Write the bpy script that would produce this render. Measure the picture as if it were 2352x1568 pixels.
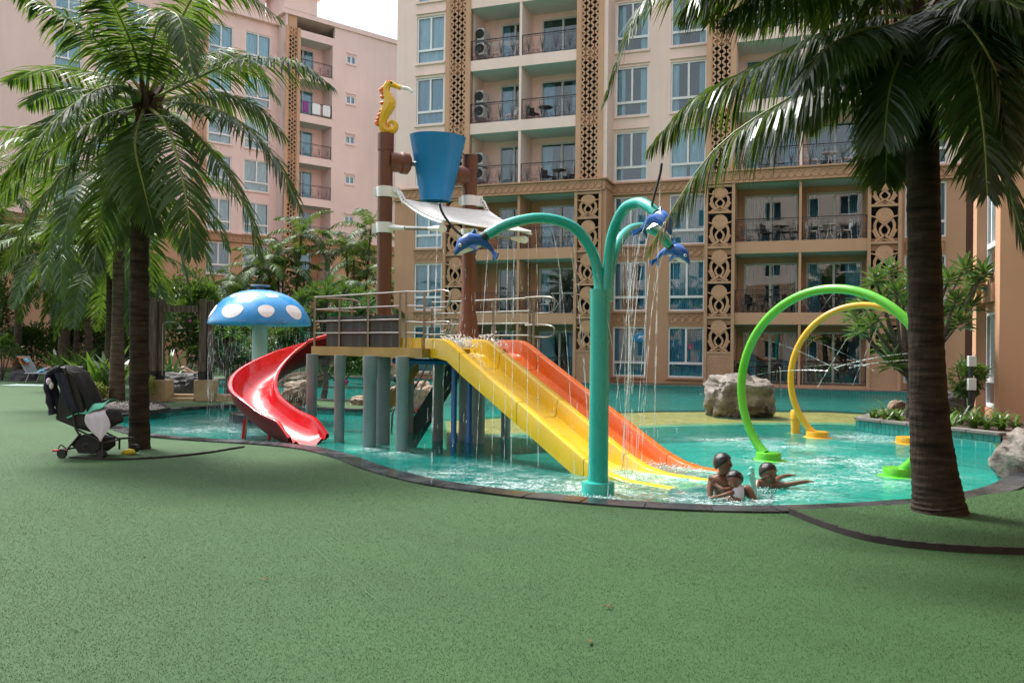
import bpy, bmesh, math, random
import numpy as np
from mathutils import Vector, Matrix, noise as mnoise
from mathutils.geometry import delaunay_2d_cdt
R = math.radians
for o in list(bpy.data.objects): bpy.data.objects.remove(o)
S = bpy.context.scene
# ---------------------------------------------------------------- camera
FPX, CX, CY, EYE = 1900.0, 1176.0, 784.0, 1.6
PITCH, ROLL = math.atan(11/1900), -0.012
cam_d = bpy.data.cameras.new('Camera'); cam_d.sensor_width = 36; cam_d.lens = 36*FPX/2352
cam_d.clip_end = 2000; cam_d.clip_start = .05
cam = bpy.data.objects.new('Camera', cam_d); S.collection.objects.link(cam)
cam.location = (0, 0, EYE); cam.rotation_euler = (math.pi/2+PITCH, ROLL, 0); S.camera = cam
# ---------------------------------------------------------------- light
SUN_EL, SUN_AZ = R(60), R(-48)        # azimuth from +Y (ahead of camera), negative = to the left
W = bpy.data.worlds.new('World'); S.world = W; W.use_nodes = True
wn = W.node_tree.nodes; wl = W.node_tree.links
sky = wn.new('ShaderNodeTexSky'); sky.sky_type = 'NISHITA'; sky.sun_disc = False
sky.sun_elevation = SUN_EL; sky.sun_rotation = SUN_AZ
sky.dust_density = 3; sky.air_density = 1.0; sky.ozone_density = 1.0
hs = wn.new('ShaderNodeHueSaturation'); hs.inputs['Saturation'].default_value = .30; hs.inputs['Value'].default_value = 1.15
wl.new(sky.outputs[0], hs.inputs['Color']); wl.new(hs.outputs[0], wn['Background'].inputs[0])
wn['Background'].inputs[1].default_value = 0.14
sd = bpy.data.lights.new('Sun', 'SUN'); sd.energy = 3.1; sd.angle = R(12); sd.color = (1, .965, .92)
so = bpy.data.objects.new('Sun', sd); S.collection.objects.link(so)
sdir = Vector((math.sin(SUN_AZ)*math.cos(SUN_EL), math.cos(SUN_AZ)*math.cos(SUN_EL), math.sin(SUN_EL)))
so.rotation_euler = sdir.to_track_quat('Z', 'Y').to_euler(); so.location = (0, 0, 40)
S.view_settings.view_transform = 'Standard'; S.view_settings.look = 'None'
S.view_settings.exposure = 1.08; S.view_settings.gamma = 1
S.render.engine = 'CYCLES'
try:
    S.cycles.max_bounces = 7; S.cycles.transparent_max_bounces = 14; S.cycles.diffuse_bounces = 3; S.cycles.glossy_bounces = 3
    S.cycles.caustics_reflective = False; S.cycles.caustics_refractive = False
except Exception: pass
# ---------------------------------------------------------------- geometry helpers
_CR = Matrix.Rotation(ROLL, 3, 'Y') @ Matrix.Rotation(math.pi/2+PITCH, 3, 'X')
CAMP = Vector((0, 0, EYE))
def ray(x, y): return _CR @ Vector(((x-CX)/FPX, (CY-y)/FPX, -1))
def P(x, y, Y): d = ray(x, y); return CAMP + d*(Y/d.y)            # point at distance Y ahead
def G(x, y, z=0.): d = ray(x, y); return CAMP + d*((z-EYE)/d.z)    # point on a level
V = Vector
def rnd(a, b): return random.uniform(a, b)
class MB:
    def __init__(s): s.v = []; s.f = []; s.m = []; s.mi = 0
    def add(s, vs, fs):
        b = len(s.v); s.v += [tuple(p) for p in vs]; s.f += [tuple(i+b for i in f) for f in fs]; s.m += [s.mi]*len(fs); return s
    def box(s, x0, x1, y0, y1, z0, z1, M=None):
        vs = [V((x, y, z)) for z in (z0, z1) for y in (y0, y1) for x in (x0, x1)]
        if M is not None: vs = [M @ p for p in vs]
        return s.add(vs, [(0,2,3,1),(4,5,7,6),(0,1,5,4),(2,6,7,3),(0,4,6,2),(1,3,7,5)])
    def beam(s, a, b, w, h=None, up=(0,0,1)):
        a = V(a); b = V(b); h = h or w; d = (b-a).normalized(); up = V(up)
        if abs(d.dot(up)) > .98: up = V((1,0,0))
        x = d.cross(up).normalized(); z = x.cross(d)
        vs = []
        for q in (a, b):
            for i, j in ((-1,-1),(1,-1),(1,1),(-1,1)): vs.append(q + x*(w/2*i) + z*(h/2*j))
        return s.add(vs, [(3,2,1,0),(4,5,6,7),(0,1,5,4),(1,2,6,5),(2,3,7,6),(3,0,4,7)])
    def tube(s, pts, r, n=8, cap=True, sq=1.0):
        pts = [V(p) for p in pts]; m = len(pts); rr = r if isinstance(r, (list, tuple)) else [r]*m
        t0 = (pts[1]-pts[0]).normalized(); up = V((0,0,1)) if abs(t0.z) < .9 else V((1,0,0))
        x = t0.cross(up).normalized(); vs = []
        for i in range(m):
            t = (pts[min(i+1, m-1)]-pts[max(i-1, 0)]).normalized()
            x = (x - t*x.dot(t)).normalized(); y = t.cross(x)
            for k in range(n):
                a = 2*math.pi*k/n; vs.append(pts[i] + x*(math.cos(a)*rr[i]) + y*(math.sin(a)*rr[i]*sq))
        fs = [(i*n+k, i*n+(k+1) % n, (i+1)*n+(k+1) % n, (i+1)*n+k) for i in range(m-1) for k in range(n)]
        if cap: fs += [tuple(range(n-1, -1, -1)), tuple(range((m-1)*n, m*n))]
        return s.add(vs, fs)
    def lathe(s, prof, c=(0,0,0), n=16, M=None):      # prof: (r, z)
        c = V(c); vs = []
        for r, z in prof:
            for k in range(n):
                a = 2*math.pi*k/n; p = V((r*math.cos(a), r*math.sin(a), z)); vs.append((M @ p if M else p) + c)
        m = len(prof)
        fs = [(i*n+k, i*n+(k+1) % n, (i+1)*n+(k+1) % n, (i+1)*n+k) for i in range(m-1) for k in range(n)]
        if prof[0][0] > 1e-6: fs.append(tuple(range(n-1, -1, -1)))
        if prof[-1][0] > 1e-6: fs.append(tuple(range((m-1)*n, m*n)))
        return s.add(vs, fs)
    def prism(s, poly, z0, z1, M=None):               # poly in xy, extruded along z (CCW)
        n = len(poly); vs = [V((x, y, z)) for z in (z0, z1) for x, y in poly]
        if M is not None: vs = [M @ p for p in vs]
        return s.add(vs, [tuple(range(n-1, -1, -1)), tuple(range(n, 2*n))] + [(i, (i+1) % n, n+(i+1) % n, n+i) for i in range(n)])
    def grid(s, rows, closed=False):                  # rows of points -> quads
        n = len(rows[0]); vs = [p for r in rows for p in r]; fs = []
        for i in range(len(rows)-1):
            for k in range(n if closed else n-1): fs.append((i*n+k, i*n+(k+1) % n, (i+1)*n+(k+1) % n, (i+1)*n+k))
        return s.add(vs, fs)
    def ball(s, c, r, nu=10, nv=7):
        r = r if isinstance(r, (tuple, list, Vector)) else (r, r, r)
        M = Matrix.Diagonal((r[0], r[1], r[2])).to_3x3()
        return s.lathe([(max(math.sin(math.pi*i/nv), 0) if 0 < i < nv else 0, -math.cos(math.pi*i/nv)) for i in range(nv+1)], c, nu, M)
    def mesh(s, name, mats, smooth=False):
        me = bpy.data.meshes.new(name); me.from_pydata(s.v, [], s.f)
        for m in (mats if isinstance(mats, (list, tuple)) else [mats]): me.materials.append(m)
        if any(s.m): me.polygons.foreach_set('material_index', s.m)
        if smooth: me.polygons.foreach_set('use_smooth', [True]*len(me.polygons))
        me.update(); return me
    def build(s, name, mats, parent=None, smooth=False, world=False, **kw):
        return link(name, s.mesh(name, mats, smooth), parent, world=world, **kw)
def link(name, me, parent=None, loc=None, rot=None, scale=None, world=False, label=None, cat=None, group=None, kind=None, bevel=0, weld=False, autosmooth=0):
    o = bpy.data.objects.new(name, me); S.collection.objects.link(o)
    if parent is not None:
        o.parent = parent
        if world: o.matrix_parent_inverse = (Matrix.Translation(parent.location) @ parent.rotation_euler.to_matrix().to_4x4()).inverted()
    if loc is not None: o.location = loc
    if rot is not None: o.rotation_euler = rot
    if scale is not None: o.scale = scale
    if label: o['label'] = label
    if cat: o['category'] = cat
    if group: o['group'] = group
    if kind: o['kind'] = kind
    if bevel:
        b = o.modifiers.new('bevel', 'BEVEL'); b.width = bevel; b.segments = 2; b.limit_method = 'ANGLE'
    return o
def thing(name, label, cat, loc=(0,0,0), rz=0, group=None):
    return link(name, None, loc=loc, rot=(0,0,rz), label=label, cat=cat, group=group)
def copy_tree(o, parent=None, loc=None, rz=None, label=None, group=None):
    c = o.copy(); S.collection.objects.link(c); c.parent = parent
    if loc is not None: c.location = loc
    if rz is not None: c.rotation_euler = (0, 0, rz)
    if label: c['label'] = label
    if group: c['group'] = group
    for ch in o.children: copy_tree(ch, c)
    return c
def autosm(o, ang=40):
    me = o.data; me.polygons.foreach_set('use_smooth', [True]*len(me.polygons))
    try: me.set_sharp_from_angle(angle=R(ang))
    except Exception: pass
    return o
def bez(pts, n):                                       # Catmull-Rom through the points
    pts = [V(p) for p in pts]; q = [pts[0]*2-pts[1]] + pts + [pts[-1]*2-pts[-2]]; out = []
    m = len(pts)-1
    for i in range(n+1):
        t = i/n*m; k = min(int(t), m-1); t -= k; a, b, c, d = q[k:k+4]
        out.append(.5*((2*b) + (c-a)*t + (2*a-5*b+4*c-d)*t*t + (3*b-a-3*c+d)*t**3))
    return out
def inpoly(x, y, poly):
    c = False; n = len(poly); j = n-1
    for i in range(n):
        xi, yi = poly[i][0], poly[i][1]; xj, yj = poly[j][0], poly[j][1]
        if (yi > y) != (yj > y) and x < (xj-xi)*(y-yi)/(yj-yi)+xi: c = not c
        j = i
    return c
def sheet(name, outer, holes, z, mat, **kw):           # flat polygon with holes
    vs = []; es = []
    for loop in [outer]+holes:
        b = len(vs); n = len(loop); vs += [V((p[0], p[1])) for p in loop]; es += [(b+i, b+(i+1) % n) for i in range(n)]
    r = delaunay_2d_cdt(vs, es, [], 0, 1e-5); co, fs = r[0], r[2]; mb = MB(); keep = []
    for f in fs:
        cx = sum(co[i].x for i in f)/len(f); cy = sum(co[i].y for i in f)/len(f)
        if inpoly(cx, cy, outer) and not any(inpoly(cx, cy, h) for h in holes): keep.append(f)
    mb.add([(c.x, c.y, z) for c in co], keep)
    return mb.build(name, mat, **kw)
# ---------------------------------------------------------------- materials
def nodes(name):
    m = bpy.data.materials.new(name); m.use_nodes = True; t = m.node_tree
    return m, t.nodes, t.links, t.nodes['Principled BSDF']
def nz(n, l, scale, detail=3, vec=None, stretch=None, rough=.55):
    t = n.new('ShaderNodeTexNoise'); t.inputs['Scale'].default_value = scale; t.inputs['Detail'].default_value = detail; t.inputs['Roughness'].default_value = rough
    if vec is None: vec = n.new('ShaderNodeNewGeometry').outputs['Position']
    if stretch:
        mp = n.new('ShaderNodeMapping'); mp.inputs['Scale'].default_value = stretch; l.new(vec, mp.inputs[0]); vec = mp.outputs[0]
    l.new(vec, t.inputs['Vector']); return t.outputs[0]
def ramp(n, l, fac, stops):
    r = n.new('ShaderNodeValToRGB'); e = r.color_ramp.elements
    while len(e) < len(stops): e.new(.5)
    for q, (p, c) in zip(e, stops): q.position = p; q.color = (*c[:3], 1) if len(c) >= 3 else (c[0],)*3+(1,)
    l.new(fac, r.inputs[0]); return r.outputs[0]
def mixc(n, l, fac, a, b, mode='MIX'):
    m = n.new('ShaderNodeMix'); m.data_type = 'RGBA'; m.blend_type = mode
    for sock, val in ((m.inputs[0], fac), (m.inputs[6], a), (m.inputs[7], b)):
        if isinstance(val, (int, float)): sock.default_value = val
        elif isinstance(val, (tuple, list)): sock.default_value = (*val[:3], 1)
        else: l.new(val, sock)
    return m.outputs[2]
def mth(n, l, op, a, b=0):
    m = n.new('ShaderNodeMath'); m.operation = op
    for i, v in enumerate((a, b)):
        if isinstance(v, (int, float)): m.inputs[i].default_value = v
        else: l.new(v, m.inputs[i])
    return m.outputs[0]
def bump(n, l, b, h, st=.3, d=.01):
    q = n.new('ShaderNodeBump'); q.inputs['Strength'].default_value = st; q.inputs['Distance'].default_value = d
    l.new(h, q.inputs['Height']); l.new(q.outputs[0], b.inputs['Normal']); return q
def mat(name, col, rough=.6, var=.12, scale=3, bs=0, bst=.2, metal=0, spec=.5, coat=0, stretch=None, sheen=0, alpha=1, trans=None, obj=False):
    m, n, l, b = nodes(name)
    c1 = tuple(max(0, c*(1-var)) for c in col); c2 = tuple(min(1, c*(1+var)) for c in col)
    vec = n.new('ShaderNodeTexCoord').outputs['Object'] if obj else None
    f = nz(n, l, scale, 4, vec, stretch)
    l.new(ramp(n, l, f, [(.3, c1), (.7, c2)]), b.inputs['Base Color'])
    b.inputs['Roughness'].default_value = rough; b.inputs['Metallic'].default_value = metal
    b.inputs['Specular IOR Level'].default_value = spec; b.inputs['Coat Weight'].default_value = coat; b.inputs['Coat Roughness'].default_value = .08
    if bs: bump(n, l, b, nz(n, l, bs, 4, vec, stretch), bst, .01)
    if alpha < 1: b.inputs['Alpha'].default_value = alpha
    return m
def leafmat(name, c1, c2, rough=.35, spec=.5, tr=.35, scale=1.2):
    m, n, l, b = nodes(name)
    oi = n.new('ShaderNodeObjectInfo').outputs['Random']
    f = mth(n, l, 'ADD', mth(n, l, 'MULTIPLY', nz(n, l, scale, 3), .75), mth(n, l, 'MULTIPLY', oi, .25))
    col = ramp(n, l, f, [(.3, c1), (.75, c2)]); l.new(col, b.inputs['Base Color'])
    b.inputs['Roughness'].default_value = rough; b.inputs['Specular IOR Level'].default_value = spec
    t = n.new('ShaderNodeBsdfTranslucent'); l.new(mixc(n, l, .5, col, (.25, .4, .03)), t.inputs[0])
    mx = n.new('ShaderNodeMixShader'); mx.inputs[0].default_value = tr
    l.new(b.outputs[0], mx.inputs[1]); l.new(t.outputs[0], mx.inputs[2]); l.new(mx.outputs[0], n['Material Output'].inputs[0])
    return m
def wallmat(name, col, var=.06):
    m, n, l, b = nodes(name)
    c = ramp(n, l, nz(n, l, .35, 4), [(.3, tuple(x*(1-var) for x in col)), (.7, tuple(min(1, x*(1+var)) for x in col))])
    st = nz(n, l, 1.0, 5, None, (2.2, 2.2, .12))
    c = mixc(n, l, mth(n, l, 'MULTIPLY', ramp(n, l, st, [(.52, (0,)), (.8, (1,))]), .35), c, tuple(x*.72 for x in col))
    l.new(c, b.inputs['Base Color']); b.inputs['Roughness'].default_value = .8; b.inputs['Specular IOR Level'].default_value = .25
    bump(n, l, b, nz(n, l, 25, 3), .15, .01); return m
def tilemat(name, col, grout, sx, sz, axis='XZ', rough=.2):
    m, n, l, b = nodes(name)
    pos = n.new('ShaderNodeNewGeometry').outputs['Position']
    sp = n.new('ShaderNodeSeparateXYZ'); l.new(pos, sp.inputs[0]); cb = n.new('ShaderNodeCombineXYZ')
    l.new(sp.outputs['XYZ'.index(axis[0])], cb.inputs[0]); l.new(sp.outputs['XYZ'.index(axis[1])], cb.inputs[1])
    br = n.new('ShaderNodeTexBrick'); br.offset = 0; br.inputs['Scale'].default_value = 1
    br.inputs['Brick Width'].default_value = sx; br.inputs['Row Height'].default_value = sz; br.inputs['Mortar Size'].default_value = sx*.045
    br.inputs['Color1'].default_value = (*col, 1); br.inputs['Color2'].default_value = (*[c*.8 for c in col], 1); br.inputs['Mortar'].default_value = (*grout, 1)
    l.new(cb.outputs[0], br.inputs['Vector']); l.new(br.outputs[0], b.inputs['Base Color']); b.inputs['Roughness'].default_value = rough
    return m
MT = {}
MT['tan'] = wallmat('tan_render', (.52, .295, .18)); MT['pink'] = wallmat('pink_render', (.85, .66, .585)); MT['rose'] = wallmat('rose_render', (.81, .605, .56))
MT['tan_trim'] = mat('tan_trim', (.46, .26, .155), .75, .1, 2, 30, .2); MT['latpier'] = mat('lattice_pier_tan', (.55, .325, .20), .8, .08, 1, 30, .15); MT['lattice'] = mat('lattice_tan', (.49, .27, .155), .8, .1, 3, 30, .2)
MT['shaded_tan'] = wallmat('shaded_tan_render', (.16, .085, .06))
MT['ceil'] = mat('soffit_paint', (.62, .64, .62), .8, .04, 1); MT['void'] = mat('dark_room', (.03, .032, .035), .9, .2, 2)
MT['upvc'] = mat('white_upvc', (.78, .79, .80), .4, .04, 2); MT['greyframe'] = mat('pale_green_frame', (.50, .54, .52), .45, .05, 2)
MT['iron'] = mat('black_iron', (.012, .013, .016), .45, .2, 5); MT['gold'] = mat('brass_stud', (.75, .6, .3), .25, .1, 5, metal=.6)
MT['curtain'] = mat('blue_curtain', (.17, .46, .63), .9, .25, 4, stretch=(3, 3, .3)); MT['curtain2'] = mat('teal_curtain', (.045, .13, .16), .9, .3, 4, stretch=(3, 3, .3))
MT['sheer'] = mat('pale_curtain', (.48, .73, .88), .9, .2, 4, stretch=(3, 3, .3))
def glassmat(name, tint=(.88, .96, .97), refl=1.0):
    m, n, l, b = nodes(name); n.remove(b)
    t = n.new('ShaderNodeBsdfTransparent'); t.inputs[0].default_value = (*tint, 1)
    g = n.new('ShaderNodeBsdfGlossy'); g.inputs['Roughness'].default_value = .01; g.inputs[0].default_value = (.95, .98, 1, 1)
    fr = n.new('ShaderNodeFresnel'); fr.inputs[0].default_value = 1.5
    bp = n.new('ShaderNodeBump'); bp.inputs['Strength'].default_value = .02; bp.inputs['Distance'].default_value = .05; l.new(nz(n, l, .9, 1), bp.inputs['Height'])
    l.new(bp.outputs[0], g.inputs['Normal'])
    mx = n.new('ShaderNodeMixShader'); l.new(mth(n, l, 'MINIMUM', mth(n, l, 'MULTIPLY', fr.outputs[0], 1.5*refl), .8), mx.inputs[0])
    l.new(t.outputs[0], mx.inputs[1]); l.new(g.outputs[0], mx.inputs[2]); l.new(mx.outputs[0], n['Material Output'].inputs[0]); return m
MT['glass'] = glassmat('window_glass')
# ================================================================ ground and pool
random.seed(7)
BA = R(-19.8); BO = V((12.1, 34.2, 0))
def BW(u, v, z=0): return BO + V((u*math.cos(BA)-v*math.sin(BA), u*math.sin(BA)+v*math.cos(BA), z))
front = bez([(-8.2,16.7,0),(-7.3,15.5,0),(-6.3,14.35,0),(-5.28,13.78,0),(-4.33,13.44,0),(-3.65,13.15,0),(-2.96,12.66,0),(-2.21,11.69,0),(-1.65,10.72,0),(-.88,9.74,0),(-.01,9.1,0),(.6,8.79,0),(1.25,8.53,0),(1.95,8.38,0),(2.9,8.4,0),(4.28,8.82,0),(5.08,9.29,0),(5.73,9.83,0),(6.44,10.63,0)], 90)
right = [(6.95,11.6),(7.6,12.8),(8.49,14.58),(7.3,17.43),(8.3,18.9),(10.2,21.6),(14.2,26.5)]
f0 = BW(5.9,-.3); f1 = BW(-19.1,-.3)
far = [(f0.x,f0.y),(f1.x,f1.y),(-9.5,40.6),(-13,37),(-13.2,30),(-10.6,25.6)]
pen = bez([(-9.3,24.5,0),(-7.91,24.5,0),(-5.9,23.8,0),(-4.15,23.5,0),(-3.3,22.6,0),(-3.1,21.2,0),(-3.49,19.95,0),(-4.79,20.2,0),(-6.93,20.75,0),(-7.87,19.34,0),(-8.2,18.3,0)], 50)
POOL = [(p.x,p.y) for p in front]+right+far+[(p.x,p.y) for p in pen]
# turf
def turfmat(name, c1, c2, c3):
    m, n, l, b = nodes(name)
    f = nz(n, l, 480, 1); g = nz(n, l, .7, 5)
    c = ramp(n, l, f, [(.36, c1), (.5, c2), (.66, c3)])
    c = mixc(n, l, mth(n, l, 'MULTIPLY', ramp(n, l, g, [(.35, (0,)), (.7, (1,))]), .45), c, tuple(x*.62 for x in c2))
    w = n.new('ShaderNodeTexWave'); w.wave_type = 'BANDS'; w.bands_direction = 'DIAGONAL'; w.inputs['Scale'].default_value = .9; w.inputs['Distortion'].default_value = 3; w.inputs['Detail'].default_value = 2
    l.new(n.new('ShaderNodeNewGeometry').outputs['Position'], w.inputs['Vector'])
    c = mixc(n, l, mth(n, l, 'MULTIPLY', w.outputs[1], .12), c, c3)
    l.new(c, b.inputs['Base Color']); b.inputs['Roughness'].default_value = .75; b.inputs['Specular IOR Level'].default_value = .3
    bump(n, l, b, nz(n, l, 420, 2), .35, .008); return m
MT['turf'] = turfmat('artificial_turf', (.023, .063, .018), (.030, .080, .023), (.040, .099, .030))
MT['blade'] = mat('turf_fibre', (.035, .090, .026), .65, .35, 190, spec=.35)
sheet('turf', [(-160,-60),(160,-60),(160,200),(-160,200)], [POOL], 0, MT['turf'], kind='structure')
def field(n, ylo, yhi, seed, hmin, hmax, w):
    rs = np.random.RandomState(seed); y = rs.uniform(ylo, yhi, n*6); a_ = y/yhi*((yhi-y)/(yhi-ylo))**2; y = y[rs.uniform(0, a_.max(), n*6) < a_][:n]; n = len(y); x = rs.uniform(-1, 1, n)*(y*.64+.25)
    inside = np.zeros(n, bool); px = np.array([p[0] for p in POOL]); py = np.array([p[1] for p in POOL]); j = len(px)-1
    for i in range(len(px)):
        if py[i] != py[j]:
            c = ((py[i] > y) != (py[j] > y)) & (x < (px[j]-px[i])*(y-py[i])/(py[j]-py[i])+px[i]); inside ^= c
        j = i
    k = ~inside; x = x[k]; y = y[k]; n = len(x)
    a = rs.uniform(0, 6.283, n); h = rs.uniform(hmin, hmax, n); ln = rs.uniform(.2, 1.1, n)*h; la = rs.uniform(0, 6.283, n)
    co = np.zeros((n, 3, 3)); co[:,0,0] = x-np.cos(a)*w; co[:,0,1] = y-np.sin(a)*w; co[:,1,0] = x+np.cos(a)*w; co[:,1,1] = y+np.sin(a)*w
    co[:,2,0] = x+np.cos(la)*ln; co[:,2,1] = y+np.sin(la)*ln; co[:,2,2] = h; co[:,:2,2] = .001
    return co.reshape(-1, 3)
def trimesh(name, co, mat, **kw):
    n = len(co); me = bpy.data.meshes.new(name); me.vertices.add(n); me.vertices.foreach_set('co', co.astype(np.float32).ravel())
    me.loops.add(n); me.loops.foreach_set('vertex_index', np.arange(n, dtype=np.int32)); me.polygons.add(n//3)
    me.polygons.foreach_set('loop_start', np.arange(0, n, 3, dtype=np.int32)); me.update(calc_edges=True); me.materials.append(mat)
    return link(name, me, **kw)
trimesh('turf_pile', np.concatenate([field(620000, 3.4, 17, 1, .0035, .009, .0016)]), MT['blade'], kind='stuff', label='short green pile of the artificial turf', cat='turf')
# thin pale seams where turf strips meet, and dry leaf bits
MT['seam'] = mat('turf_seam', (.05, .105, .04), .8, .4, 30)
seam = MB()
for pts in ([(430,1050),(520,1110),(640,1190),(760,1290),(880,1390)], [(1220,1195),(1400,1262),(1640,1330)]):
    q = [G(x, y, .014) for x, y in pts]; q = bez(q, 24)
    for a, b in zip(q, q[1:]):
        d = (b-a).normalized(); s_ = V((-d.y, d.x, 0))*.0022*rnd(.2, 1.2); seam.add([a-s_, a+s_, b+s_, b-s_], [(0,1,2,3)])
seam.build('turf_seam', MT['seam'], kind='structure')
# ---- pool shell
MT['pooltile'] = tilemat('pool_wall_tile', (.03, .28, .25), (.20, .42, .38), .11, .11)
MT['poolfloor'] = mat('pool_floor_mint', (.05, .46, .40), .5, .2, 1.5); MT['deepfloor'] = mat('deep_pool_floor', (.03, .30, .23), .5, .15, .6)
MT['ledge'] = mat('sand_ledge', (.46, .36, .13), .6, .25, 2.5)
wl_ = MB(); n_ = len(POOL)
for i in range(n_):
    a, b = POOL[i], POOL[(i+1) % n_]; wl_.add([(a[0],a[1],-1.3),(b[0],b[1],-1.3),(b[0],b[1],.0),(a[0],a[1],.0)], [(0,1,2,3)])
wl_.build('pool_wall', MT['pooltile'], kind='structure')
big = [(-30,4),(30,4),(30,50),(-30,50)]
sheet('pool_floor', [(-16,5),(20,5),(20,44),(-16,44)], [], -1.25, MT['deepfloor'], kind='structure')
near_poly = [tuple(G(x, y, -.45)[:2]) for x, y in [(230,1010),(340,950),(560,945),(800,950),(960,975),(1040,1010),(1300,1000),(1500,988),(1700,983),(1900,982),(2050,990),(2250,1005)]]
near_poly = [(-9.5,14)]+near_poly+[(9.5,13),(9.5,7),(-9.5,7)]
sheet('shallow_pool_floor', near_poly[::-1], [], -.5, MT['poolfloor'], kind='structure')
lp = [G(x, y, -.2) for x, y in [(1030,1012),(1150,1008),(1300,999),(1500,986),(1700,980),(1900,979),(2000,984),(2080,975),(2030,958),(1900,951),(1700,949),(1500,951),(1300,957),(1150,965),(1020,972)]]
lb = MB(); lb.prism([(p.x, p.y) for p in lp], -1.2, -.15); lb.build('shallow_ledge', MT['ledge'], kind='structure')
# ---- water: rippled sheet, foam where it is struck
FOAM = []   # (x, y, rx, ry, strength)
def fz(px, py, rx, ry, s): p = G(px, py, -.1); FOAM.append((p.x, p.y, rx, ry, s))
for a in [(1374,1122,.55,.5,1.1),(1180,1112,.8,.5,1),(1020,1090,.7,.4,.55),(1480,1098,.6,.45,1.1),(1560,1098,.6,.4,.9),(1690,1150,.9,.35,1.1),(1800,1128,.6,.4,.8),(1780,1058,.6,.4,.8),(1700,1010,.9,.35,.75),(1800,1025,1.0,.4,.8),(1925,1060,1.2,.5,.9),(1900,1100,1.1,.45,.8),(2010,1010,.9,.4,.7),(2060,1085,.6,.4,.9),(1960,1000,.8,.4,.8),(2220,1000,.9,.3,.7),(560,965,.8,.6,1.2),(500,985,1.1,.6,.75),(1140,1000,.5,.3,.7),(850,1030,.4,.3,.6),(923,1040,.4,.3,.6),(1245,1110,.6,.4,.7),(1440,1140,.7,.25,.8),(640,1000,.7,.5,.4),(1120,1075,.7,.4,.4),(1500,1140,.5,.25,.9)]: fz(*a)
def watermat():
    m, n, l, b = nodes('pool_water'); n.remove(b)
    geo = n.new('ShaderNodeNewGeometry').outputs['Position']
    tr = n.new('ShaderNodeBsdfTransparent'); tr.inputs[0].default_value = (.46, .88, .80, 1)
    df = n.new('ShaderNodeBsdfDiffuse'); df.inputs[0].default_value = (.007, .33, .285, 1)
    sh_ = n.new('ShaderNodeAttribute'); sh_.attribute_name = 'shal'; l.new(mixc(n, l, sh_.outputs['Fac'], (.46, .88, .80), (.84, .92, .78)), tr.inputs[0]); m1 = n.new('ShaderNodeMixShader'); l.new(mth(n, l, 'SUBTRACT', .34, mth(n, l, 'MULTIPLY', sh_.outputs['Fac'], .28)), m1.inputs[0]); l.new(tr.outputs[0], m1.inputs[1]); l.new(df.outputs[0], m1.inputs[2])
    gl = n.new('ShaderNodeBsdfGlossy'); gl.inputs['Roughness'].default_value = .06; gl.inputs[0].default_value = (.9, .97, 1, 1)
    h = mth(n, l, 'ADD', nz(n, l, 5, 3, None, (1, 1.6, 1)), mth(n, l, 'MULTIPLY', nz(n, l, 17, 2, None, (1, 1.8, 1)), .35))
    bp = n.new('ShaderNodeBump'); bp.inputs['Strength'].default_value = .55; bp.inputs['Distance'].default_value = .06; l.new(h, bp.inputs['Height']); l.new(bp.outputs[0], gl.inputs['Normal'])
    fr = n.new('ShaderNodeFresnel'); fr.inputs[0].default_value = 1.33; l.new(bp.outputs[0], fr.inputs['Normal'])
    m2 = n.new('ShaderNodeMixShader'); l.new(mth(n, l, 'MINIMUM', mth(n, l, 'MULTIPLY', fr.outputs[0], 1.0), .8), m2.inputs[0]); l.new(m1.outputs[0], m2.inputs[1]); l.new(gl.outputs[0], m2.inputs[2])
    fm = n.new('ShaderNodeAttribute'); fm.attribute_name = 'foam'
    fo = n.new('ShaderNodeBsdfDiffuse'); fo.inputs[0].default_value = (.82, .88, .88, 1)
    nn = ramp(n, l, nz(n, l, 24, 5, None, (1, 1.7, 1), .65), [(.46, (0,)), (.64, (1,))]); n2 = ramp(n, l, nz(n, l, 3.2, 3, None, (1, 1.5, 1)), [(.36, (0,)), (.62, (1,))])
    k = mth(n, l, 'MULTIPLY', mth(n, l, 'MULTIPLY', fm.outputs['Fac'], n2), nn)
    m3 = n.new('ShaderNodeMixShader'); l.new(mth(n, l, 'MINIMUM', mth(n, l, 'MULTIPLY', k, .95), .9), m3.inputs[0]); l.new(m2.outputs[0], m3.inputs[1]); l.new(fo.outputs[0], m3.inputs[2])
    l.new(m3.outputs[0], n['Material Output'].inputs[0]); return m
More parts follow.
